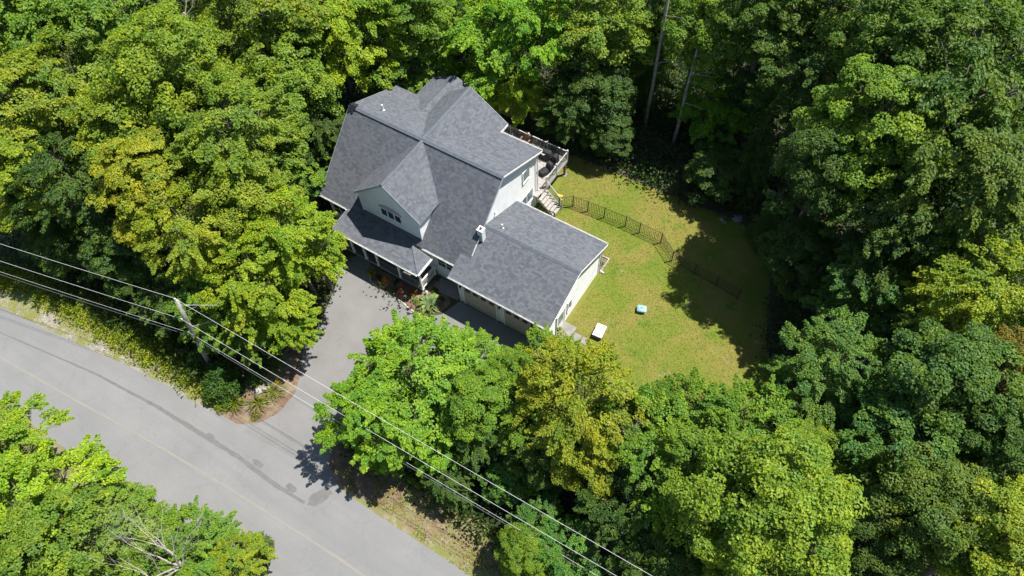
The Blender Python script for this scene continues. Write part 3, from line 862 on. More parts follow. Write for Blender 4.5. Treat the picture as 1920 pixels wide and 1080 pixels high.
# things on the deck
def covered(name, label, cat, loc, rz, parts):
    t = thing(name, label, cat, loc, rz)
    return t
def softbox(lx, ly, h, topx, topy, seed, seg=6, ridge_=0.0):
    """draped cover: tapering rounded block with folds"""
    r = random.Random(seed); mb = MB(); k = 28; rings = []
    for j, (s_, z) in enumerate(((1.04, 0.0), (1.0, 0.15 * h), (0.97, 0.5 * h), (0.93, 0.8 * h), (0.86, 0.94 * h), (0.6, 1.0 * h))):
        t = z / h; ax = (lx * (1 - t) + topx * t) * s_ / 2; ay = (ly * (1 - t) + topy * t) * s_ / 2
        ring = []
        for i in range(k):
            a = 2 * PI * i / k; c_, s2 = math.cos(a), math.sin(a)
            e = 0.38
            x = ax * math.copysign(abs(c_) ** e, c_); y = ay * math.copysign(abs(s2) ** e, s2)
            f = 1 + (0.03 * math.sin(i * 2.3 + seed) * (1 - t)) + r.uniform(-.01, .01)
            ring.append((x * f, y * f, z + (0.02 * math.sin(a * 2) if j > 3 else 0)))
        rings.append(ring)
    vs = [p for rg in rings for p in rg]; fs = []
    for j in range(len(rings) - 1):
        for i in range(k):
            fs.append((j * k + i, j * k + (i + 1) % k, (j + 1) * k + (i + 1) % k, (j + 1) * k + i))
    fs.append(tuple((len(rings) - 1) * k + i for i in range(k)))
    return mb.add(vs, fs)
g = thing('barbecue_grill', 'barbecue grill under a black cover by the far deck railing', 'grill', (-1.35, 12.35, DZ), 0.0)
newobj('cover', softbox(1.30, .62, .85, 1.05, .45, 2).mesh('cover', smooth=True), 'cover', g)
newobj('shelf_cover', softbox(.42, .62, .78, .40, .5, 5).mesh('shelf_cover', smooth=True), 'cover', g, (0.86, 0, 0))
newobj('lid_handle', MB().tube([(-.22, -.30, .72), (-.22, -.36, .74), (.12, -.36, .74), (.12, -.30, .72)], [.018] * 4, 6).mesh('lid_handle'), 'trim', g)
newobj('badge', MB().box(-.13, .07, -.335, -.325, .56, .66).mesh('badge'), 'pipe', g)
for sx in (-.5, .5):
    newobj('wheel', MB().tube([(sx, -.36, .08), (sx, -.40, .08)], [.08, .08], 12).mesh('wheel'), 'black_metal', g)
t = thing('covered_lounge_chair', 'low deck chair under a dark cover near the corner railing', 'lounge chair', (-0.55, 11.35, DZ), 1.25)
newobj('seat_cover', softbox(.8, .62, .36, .74, .56, 8).mesh('seat_cover', smooth=True), 'cover', t, (-.42, 0, 0))
newobj('back_cover', softbox(.56, .66, .70, .36, .56, 9).mesh('back_cover', smooth=True), 'cover', t, (.22, 0, 0))
for sx, sy in ((-.8, -.33), (-.8, .33), (.5, -.33), (.5, .33)):
    newobj('leg', MB().box(-.025, .025, -.025, .025, 0, .12).mesh('leg'), 'black_metal', t, (sx, sy, 0))
t = thing('adirondack_chair', 'brown slatted wooden chair against the deck railing', 'chair', (-3.35, 12.5, DZ), PI)
for i in range(6):
    newobj('back_slat', MB().beam((0, -.28, .35), (0, -.52, 1.08 - abs(i - 2.5) * .04), .085, .02, (0, 1, 0)).mesh('back_slat'), 'wood_brown', t, (-.27 + i * .108, 0, 0))
for i in range(5):
    newobj('seat_slat', MB().box(-.3, .3, -.04, .04, 0, .02).mesh('seat_slat'), 'wood_brown', t, (0, .28 - i * .11, .42 - i * .02))
for sx in (-.34, .34):
    newobj('armrest', MB().box(-.06, .06, -.4, .36, .60, .625).mesh('armrest'), 'wood_brown', t, (sx, 0, 0))
    newobj('leg', MB().box(-.02, .02, .26, .34, 0, .6).mesh('leg'), 'wood_brown', t, (sx, 0, 0))
    newobj('leg', MB().beam((0, -.45, 0.02), (0, .3, .40), .03, .09).mesh('leg'), 'wood_brown', t, (sx * .9, 0, 0))
for i, (x, y, lab) in enumerate(((-4.5, 12.2, 'white plastic chair on the deck, the one nearer the house corner'), (-2.75, 11.55, 'white plastic chair on the deck beside the brown chair'))):
    t = thing('plastic_chair', lab, 'chair', (x, y, DZ), 2.2 + i, 'white chairs on the deck')
    newobj('seat', MB().box(-.22, .22, -.22, .22, .42, .45).mesh('seat'), 'pvc', t)
    newobj('backrest', MB().beam((0, -.22, .45), (0, -.32, .9), .42, .03, (0, 1, 0)).mesh('backrest'), 'pvc', t)
    for sx in (-.19, .19):
        for sy in (-.19, .19):
            newobj('leg', MB().box(-.02, .02, -.02, .02, 0, .42).mesh('leg'), 'pvc', t, (sx, sy, 0))

# ------------------------------------------------------------------ fence round the back lawn
fence = thing('metal_fence', 'dark bronze picket fence curving across the back lawn from the deck stairs', 'fence', (8.0, 10.6, 0))
FP = [(1.33, 9.89), (2.15, 10.53), (3.34, 10.66), (4.66, 10.75), (6.36, 10.86), (7.5, 10.84), (9.21, 10.84), (10.58, 9.86), (12.39, 9.63), (14.08, 9.51), (15.73, 9.31)]
post = MB().box(-.035, .035, -.035, .035, 0, 1.2).box(-.045, .045, -.045, .045, 1.2, 1.23).mesh('post')
pick = MB().box(-.012, .012, -.012, .012, 0.07, 1.14).mesh('picket')
for i, p in enumerate(FP):
    newobj('post', post, 'black_metal', fence, Vector((*p, 0)) - fence.location)
    if i + 1 < len(FP):
        q = FP[i + 1]; L = math.hypot(q[0] - p[0], q[1] - p[1]); n = int(L / 0.125)
        for z in (1.15, 0.16):
            MB().beam((*p, z), (*q, z), 0.026, 0.026).build('rail', 'black_metal', fence)
        for k in range(1, n):
            t_ = k / n
            newobj('picket', pick, 'black_metal', fence, Vector((p[0] + (q[0] - p[0]) * t_, p[1] + (q[1] - p[1]) * t_, 0)) - fence.location, (0, 0, math.atan2(q[1] - p[1], q[0] - p[0])))

# ------------------------------------------------------------------ things on the lawn
t = thing('plastic_tub', 'turquoise plastic tub with a rounded lid standing alone on the lawn', 'tub', (10.63, 5.10, 0), 0.35)
newobj('body', softbox(.50, .42, .30, .56, .47, 21).mesh('body', smooth=True), 'aqua', t)
newobj('lid', softbox(.62, .52, .07, .50, .42, 22).mesh('lid', smooth=True), 'aqua', t, (0, 0, .30))
newobj('lid_handle', MB().tube([(-.1, 0, .37), (-.09, 0, .41), (.09, 0, .41), (.1, 0, .37)], [.013] * 4, 6).mesh('lid_handle'), 'aqua', t)
t = thing('storage_chest', 'white plastic storage chest on the grass beside the golden tree', 'storage box', (9.05, 2.05, 0), 0.10)
newobj('body', MB().box(-.30, .30, -.44, .44, 0, .40).mesh('body'), 'concrete', t)
newobj('lid', MB().box(-.33, .33, -.48, .48, 0, .05).box(-.30, .30, -.45, .45, .05, .075).mesh('lid'), 'pvc', t, (0, 0, .40))
for sy in (-.2, .2):
    newobj('latch', MB().box(-.345, -.31, sy - .04, sy + .04, .28, .42).mesh('latch'), 'pipe', t)
t = thing('toy_slide', 'small yellow plastic toy lying in the grass beside the deck stairs', 'toy', (0.85, 10.85, 0), 0.2)
newobj('tray', MB().prism([(-.22, -.08, 0.02), (.20, -.10, 0.02), (.23, .07, 0.02), (-.19, .09, 0.02)], (0, 0, .08)).mesh('tray'), 'yellow', t)
newobj('handle', MB().tube([(-.3, 0, .1), (-.36, 0, .22), (-.2, 0, .26), (-.12, 0, .1)], [.02] * 4, 6).mesh('handle'), 'yellow', t)
t = thing('timber_edging', 'weathered timber edging round the small bed at the back garage corner', 'edging', (6.9, 7.2, 0))
MB().box(6.72, 6.80, 6.3, 7.7, 0, .10).build('board', 'wood_grey', t); MB().box(5.9, 6.72, 7.62, 7.70, 0, .09).build('board', 'wood_grey', t)
tag(sheet('garden_bed', [(5.6, 6.32), (6.72, 6.32), (6.72, 7.62), (5.6, 7.62)], 0.012, 'mulch'), kind='structure')
for i in range(2):
    tag(sheet('paving_slab', wobble([(7.62 + i * .62, .72 + .1 * (i % 2)), (8.18 + i * .62, .70 + .1 * (i % 2)), (8.2 + i * .62, 1.3), (7.64 + i * .62, 1.32)], .3, .01, i), 0.03, 'concrete'), kind='structure')

# edging stones along the front bed
t = thing('stone_edging', 'pale curved edging along the flower bed in front of the porch', 'edging', (-4.5, -2.8, 0))
ep = [(-7.2, -2.22), (-6.65, -2.70), (-5.7, -2.84), (-4.6, -2.82), (-3.7, -2.87), (-2.9, -3.07), (-1.6, -3.0)]
r_ = random.Random(6)
for i in range(len(ep) - 1):
    a = Vector((*ep[i], 0)); b_ = Vector((*ep[i + 1], 0)); n = max(1, int((b_ - a).length / .38))
    for k in range(n):
        p = a.lerp(b_, (k + .04) / n); q = a.lerp(b_, (k + .96) / n)
        MB().beam(p + Vector((0, 0, .03)), q + Vector((0, 0, .03)), .09, .075 + r_.uniform(-.01, .01)).build('edging_stone', 'curb', t)

def rock_mesh(name, r, seed, flat=.6, sub=2):
    import bmesh
    bm = bmesh.new(); bmesh.ops.create_icosphere(bm, subdivisions=sub, radius=1)
    rr = random.Random(seed); ph = [rr.uniform(0, 6) for _ in range(6)]
    pl = [(Vector((rr.uniform(-1, 1), rr.uniform(-1, 1), rr.uniform(-.3, 1))).normalized(), rr.uniform(.55, .8)) for _ in range(7)]
    for v in bm.verts:
        p = v.co.copy()
        for n_, d_ in pl:
            e = p.dot(n_) - d_
            if e > 0: p -= n_ * e
        p *= 1 + .06 * math.sin(p.x * 5 + ph[0]) + .05 * math.sin(p.y * 6 + ph[1])
        v.co = Vector((p.x * r[0], p.y * r[1], max(-.02, p.z * r[2])))
    me = bpy.data.meshes.new(name); bm.to_mesh(me); bm.free(); return me
def rock(loc, r, seed, label, mat='rock', rz=0, group=None, name='rock'):
    o = newobj(name, rock_mesh(name, r, seed), mat, None, loc, (0, 0, rz))
    return tag(o, label, 'rock', group)
rock((-7.50, -12.98, 0.0), (.66, .36, .42), 4, 'large flat pale boulder in the mulch bed at the driveway corner', 'rock', 0.95, name='boulder')
r_ = random.Random(12)
rl_ = ['pale rock lying nearest the driveway in the shaded corner left of the porch', 'grey rock against the left end of the porch', 'rounded stone in the gravel beside the top of the driveway', 'small stone at the lower end of the gravel strip',
       'angular stone behind the gravel strip', 'wide flat stone under the yellow green maple by the porch']
for i, (x, y) in enumerate(((-9.75, -2.5), (-10.6, -2.2), (-9.3, -3.0), (-8.95, -3.9), (-9.9, -3.2), (-10.4, -2.9))):
    rock((x, y, 0), (r_.uniform(.2, .34), r_.uniform(.16, .26), r_.uniform(.14, .24)), 30 + i, rl_[i], 'rock', r_.uniform(0, 3))
names_ = ['largest grey boulder in the shaded stony patch beyond the fence', 'bluish stone at the left of the shaded stony patch', 'pale stone in the middle of the shaded stony patch', 'low dark stone behind the largest boulder in the stony patch',
          'pale pointed stone at the right rim of the stony patch', 'flat stone at the lawn side of the stony patch', 'small round stone at the lower rim of the stony patch', 'tilted stone at the far right of the stony patch', 'broad dark stone at the back of the stony patch']
for i, (x, y) in enumerate(((14.2, 15.6), (13.0, 15.7), (15.4, 15.9), (15.0, 17.0), (17.0, 16.6), (12.2, 15.0), (14.9, 14.9), (17.6, 17.6), (13.6, 17.2))):
    rock((x, y, 0), (r_.uniform(.28, .5), r_.uniform(.22, .4), r_.uniform(.2, .34)), 50 + i, names_[i], 'darkrock' if i % 3 else 'rock', r_.uniform(0, 3), 'stones in the shade beyond the fence')
rock((-0.95, -13.75, 0), (.22, .14, .14), 71, 'small pale rock at the driveway mouth under the bright green tree', 'rock', .4)
rock((-1.1, -13.2, 0), (.3, .2, .16), 72, 'brownish rock at the driveway mouth, behind the small pale rock', 'rock', 1.4)

# ------------------------------------------------------------------ utility pole and wires
pole = thing('utility_pole', 'leaning weathered wooden utility pole beside the road', 'utility pole', (-11.5, -13.55, 0))
PB = Vector((-11.5, -13.55, 0)); PT = Vector((-10.72, -12.77, 8.2))
pd_ = (PT - PB)
def pp(z): return PB + pd_ * (z / 8.2)
MB().tube([PB + Vector((0, 0, -.3)), pp(2), pp(4), pp(6), PT], [.165, .155, .14, .13, .115], 14).build('shaft', 'mat_pole', pole, smooth=True)
MB().tube([PT, PT + Vector((0, 0, .05)), PT + Vector((0, 0, .12)), PT + Vector((0, 0, .22)), PT + Vector((0, 0, .28))], [.03, .06, .035, .06, .03], 10).build('insulator', 'pvc', pole)
MB().beam(pp(7.75), pp(7.75) + Vector((1.7, 1.2, -.25)), .014, .014).build('standoff_arm', 'wire', pole)
MB().beam(pp(6.9), pp(7.6) + Vector((0.8, .56, -.1)), .012, .012).build('brace', 'wire', pole)
MB().beam(pp(5.3), pp(5.3) + Vector((1.3, 1.0, .45)), .014, .014).build('standoff_arm', 'wire', pole)
MB().tube([pp(3.9) + Vector((.22, -.05, 0)), pp(3.85) + Vector((.75, -.05, -.05))], [.07, .07], 10).build('splice_case', 'darkwire', pole)
MB().box(-11.14, -10.98, -13.30, -13.2, 4.0, 4.35).build('junction_box', 'pipe', pole)
for z in (6.5, 5.0):
    MB().tube([pp(z) + Vector((-.02, -.15, 0)), pp(z) + Vector((-.02, -.22, 0)), pp(z) + Vector((-.02, -.24, .08))], [.03, .045, .02], 8).build('insulator', 'pvc', pole)
pole2 = pole.copy(); COL.objects.link(pole2); pole2.location = (44.0, -11.6, 0)
pole2['label'] = 'weathered wooden utility pole farther down the road to the right'
for ch_ in pole.children:
    c_ = ch_.copy(); COL.objects.link(c_); c_.parent = pole2
pole3 = pole.copy(); COL.objects.link(pole3); pole3.location = (-49.0, -22.0, 0)
pole3['label'] = 'weathered wooden utility pole farther down the road to the left'
for ch_ in pole.children:
    c_ = ch_.copy(); COL.objects.link(c_); c_.parent = pole3
for o_ in (pole, pole2, pole3): o_['group'] = 'utility poles along the road'

def wire(name, label, A, B, C_, rad, sag, mat, cat='power line'):
    """one cable over three supports"""
    pts = []
    for P, Q in ((A, B), (B, C_)):
        P = Vector(P); Q = Vector(Q)
        for i in range(24):
            t = i / 24
            p = P.lerp(Q, t); p.z -= sag * 4 * t * (1 - t)
            pts.append(p)
    pts.append(Vector(C_))
    o = MB().tube(pts, [rad] * len(pts), 6).build(name, mat, None, smooth=True)
    return tag(o, label, cat, 'cables strung between the utility poles')
dR = Vector((55.5, 1.95, 0)); dL = Vector((-37.5, -8.45, 0))
T = PT + Vector((0, 0, .28))
wire('power_line', 'topmost pale power line running over the top of the pole', T + dL, T, T + dR, .0085, .35, 'wire')
T = pp(6.5) + Vector((-.02, -.25, .1))
wire('power_line', 'second pale power line attached below the pole top', T + dL, T, T + dR, .0085, .35, 'wire')
T = pp(4.9) + Vector((0, -.2, 0))
wire('telephone_cable', 'upper of the two low telephone cables', T + dL, T, T + dR, .007, .4, 'wire', 'cable')
T = pp(4.5) + Vector((0, -.2, 0))
wire('telephone_cable', 'lower and darker of the two low telephone cables', T + dL, T, T + dR, .012, .45, 'darkwire', 'cable')

# ------------------------------------------------------------------ foliage
def leaves_mesh(name, C, N_, L, W, pad, seed, fold=0.22, T=None):
    """leaf sized folded cards: C centres, N_ normals, L lengths, W widths, pad tone per leaf"""
    r = np.random.default_rng(seed)
    C = np.asarray(C, np.float32); N_ = np.asarray(N_, np.float32); n = len(C)
    N_ = N_ / (np.linalg.norm(N_, axis=1, keepdims=True) + 1e-9)
    if T is None:
        T = r.normal(size=(n, 3))
    T = T - N_ * (T * N_).sum(1, keepdims=True)
    T = T / (np.linalg.norm(T, axis=1, keepdims=True) + 1e-9)
    B = np.cross(N_, T)
    L = np.broadcast_to(L, (n,))[:, None]; W = np.broadcast_to(W, (n,))[:, None]
    j = r.uniform(-.15, .25, (n, 1))
    base = C - T * L * .5
    tip = C + T * L * .5 - N_ * L * .12
    left = C + B * W * .5 + T * L * j + N_ * W * fold
    right = C - B * W * .5 + T * L * j * .6 + N_ * W * fold
    V = np.stack([base, right, tip, left], 1).reshape(-1, 3)
    k = np.arange(n)[:, None] * 4
    F = np.concatenate([k + np.array([[0, 1, 2]]), k + np.array([[0, 2, 3]])], 1).reshape(-1, 3)
    lv = np.repeat(r.random(n), 2)
    return fastmesh(name, V, F, {'leaf': lv, 'pad': np.repeat(pad, 2)}, n=3)

def unit(v): return v / (np.linalg.norm(v, axis=-1, keepdims=True) + 1e-9)

def make_crown(kind, seed, nl=15, npad=15, nleaf=105, leaf=0.20):
    """radius-4 crown centred on the origin, reaching about z -4.2 .. 4.4"""
    r = np.random.default_rng(seed); R = 4.0
    C = []; N_ = []; P = []; TT = []; lobes = []
    if kind == 'conifer':
        rows = 11
        for i in range(rows):
            t = i / (rows - 1); z = -4.0 + 8.2 * t; rad = R * .72 * (1 - t) ** .8 + .25
            m_ = max(4, int(4 + 11 * (1 - t)))
            for j in range(m_):
                a = 2 * PI * j / m_ + r.uniform(-.3, .3) + i; L = rad * r.uniform(.75, 1.1)
                k = int(60 * L + 30)
                s = r.random(k) ** .7; w = (1 - s) * .5 + .12
                d = np.array([math.cos(a), math.sin(a), 0]); e = np.array([-math.sin(a), math.cos(a), 0])
                q = r.uniform(-1, 1, k) * w
                pos = d * (s * L)[:, None] + e * q[:, None] * L * .5
                pos[:, 2] += z - .35 * (s * L) ** 1.25 * .35 + r.normal(0, .05, k)
                C.append(pos); N_.append(np.array([0, 0, 1.]) + d * .35 + r.normal(0, .35, (k, 3)))
                TT.append(d * 1. + e * np.sign(q)[:, None] * .8 + r.normal(0, .2, (k, 3))); P.append(np.full(k, r.random()))
            lobes.append(None)
    else:
        # main lobes, on a golden spiral over an egg, with a bulging irregular outline
        ph = r.uniform(0, 6.28, 3)
        for i in range(nl):
            t = (i + .5) / nl; cz = 1 - 1.55 * t              # from top 1 to -.55
            a = i * 2.39996 + r.uniform(-.35, .35)
            rr = math.sqrt(max(0, 1 - cz * cz)) * (1 + .16 * math.sin(2 * a + ph[0]) + .12 * math.sin(3 * a + ph[1]))
            c = np.array([math.cos(a) * rr, math.sin(a) * rr, cz * 1.02]) * R * r.uniform(.56, .76)
            lr = R * r.uniform(.24, .38)
            lobes.append((c, lr))
            np_ = int(npad * (lr / R / .37) ** 2 * r.uniform(.85, 1.15))
            out = unit(c[None])[0]
            for j in range(np_):
                d = r.normal(size=3); d[2] = abs(d[2]) * .9 + .1 if r.random() < .72 else d[2]
                d = unit((unit(d[None])[0] + out * .55)[None])[0]
                pc = c + d * lr * r.uniform(.72, 1.08) * np.array([1, 1, .85])
                po = unit((pc * np.array([1, 1, .35]))[None])[0]
                tone = r.random()
                if kind == 'spray':
                    ln = r.uniform(.9, 1.6); wd = r.uniform(.35, .6); k = int(nleaf * ln * .62)
                    az = math.atan2(po[1], po[0]) + r.normal(0, .5)
                    dd = np.array([math.cos(az), math.sin(az), r.uniform(-.30, .15)]); ee = np.array([-math.sin(az), math.cos(az), 0])
                    s = r.random(k); q = r.uniform(-1, 1, k) * (1 - .75 * s) * wd
                    pos = pc + dd * (s * ln)[:, None] + ee * q[:, None]
                    pos[:, 2] += r.normal(0, .05, k) - .25 * np.abs(q) - .12 * s * s
                    C.append(pos); N_.append(np.array([0, 0, 1.]) + po * .25 + r.normal(0, .38, (k, 3)))
                    TT.append(dd + ee * np.sign(q)[:, None] * .9 + r.normal(0, .3, (k, 3))); P.append(np.full(k, tone))
                else:
                    h = r.uniform(.26, .62) * (1.0 if kind == 'tuft' else 1.1); flat = .6 if kind == 'tuft' else .36
                    k = int(nleaf * (h / .58) ** 2)
                    e = unit(r.normal(size=(k, 3))); e[:, 2] = np.where(r.random(k) < .8, np.abs(e[:, 2]), e[:, 2])
                    rad = r.uniform(.75, 1.05, (k, 1))
                    tilt = po * .25
                    pos = pc + e * rad * np.array([h, h, h * flat])
                    pos[:, 2] -= (e @ tilt) * h * .8
                    C.append(pos); N_.append(e * np.array([.55, .55, .7]) + np.array([0, 0, .65]) + po * .25 + r.normal(0, .36, (k, 3)))
                    TT.append(r.normal(size=(k, 3))); P.append(np.full(k, tone))
        # loose inner leaves so the crown does not look hollow, inner shade put into their darker tone
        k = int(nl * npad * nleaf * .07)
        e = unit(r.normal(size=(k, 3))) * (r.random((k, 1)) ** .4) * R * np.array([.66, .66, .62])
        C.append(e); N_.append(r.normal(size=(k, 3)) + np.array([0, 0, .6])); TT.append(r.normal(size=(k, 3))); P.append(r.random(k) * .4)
    C = np.concatenate(C); N_ = np.concatenate(N_); P = np.concatenate(P); TT = np.concatenate(TT)
    n = len(C); L = r.uniform(.8, 1.25, n) * leaf * (1.15 if kind == 'conifer' else 1)
    W = L * (r.uniform(.55, .8, n) if kind != 'conifer' else r.uniform(.3, .45, n))
    return leaves_mesh('crown', C, N_, L, W, P, seed, T=TT), [l for l in lobes if l is not None]

def make_branches(lobes, seed):
    r = random.Random(seed); mb = MB()
    mb.tube([(0, 0, -4.5), (.1, .05, -2), (0, -.05, 0.5), (.1, 0, 2.6)], [.17, .15, .11, .04], 7, False)
    for c, lr in lobes:
        z0 = max(-3.6, c[2] - abs(c[0]) * .5 - abs(c[1]) * .5 - 1.1)
        a = Vector((0.05, 0, z0)); b_ = Vector(c) * .55 + Vector((0, 0, z0 * .3)); e = Vector(c) * 1.0
        mb.tube([a, b_, e], [.085, .06, .025], 5, False)
        for q in range(3):
            d = Vector((r.uniform(-1, 1), r.uniform(-1, 1), r.uniform(-.2, 1))).normalized() * lr * .9
            mb.tube([b_.lerp(e, .6), e + d], [.035, .012], 4, False)
    return mb.mesh('branches')

PROTO = []
for kind, seed, nl, npad, nleaf, leaf in (('round', 101, 24, 17, 150, .175), ('spray', 102, 24, 13, 170, .17), ('tuft', 103, 26, 18, 135, .165),
                                          ('round', 104, 28, 16, 140, .17), ('spray', 105, 26, 12, 165, .165), ('tuft', 106, 30, 17, 130, .16),
                                          ('spray', 107, 20, 14, 185, .175), ('spray', 108, 24, 13, 175, .17), ('conifer', 109, 0, 0, 0, .20),
                                          ('spray', 110, 18, 14, 185, .17)):
    me, lobes = make_crown(kind, seed, nl, npad, nleaf, leaf)
    me.materials.append(M['leaf'])
    if kind == 'conifer':
        bm_ = MB().tube([(0, 0, -4.5), (0, 0, 4)], [.16, .02], 7, False).mesh('branches')
    else:
        bm_ = make_branches(lobes, seed)
    PROTO.append((kind, me, bm_))
def trunk_mesh(seed):
    r = random.Random(seed)
    pts = [(0, 0, -.03)] + [(r.uniform(-.12, .12), r.uniform(-.12, .12), k / 5) for k in range(1, 5)] + [(0, 0, 1.0)]
    mb = MB().tube([(0, 0, -.03), (0, 0, .03)] + pts[1:], [1.5, 1.12, 1.0, .93, .86, .8, .7], 9, True)
    return mb.mesh('trunk', smooth=True)
TRUNK = [trunk_mesh(s) for s in range(4)]

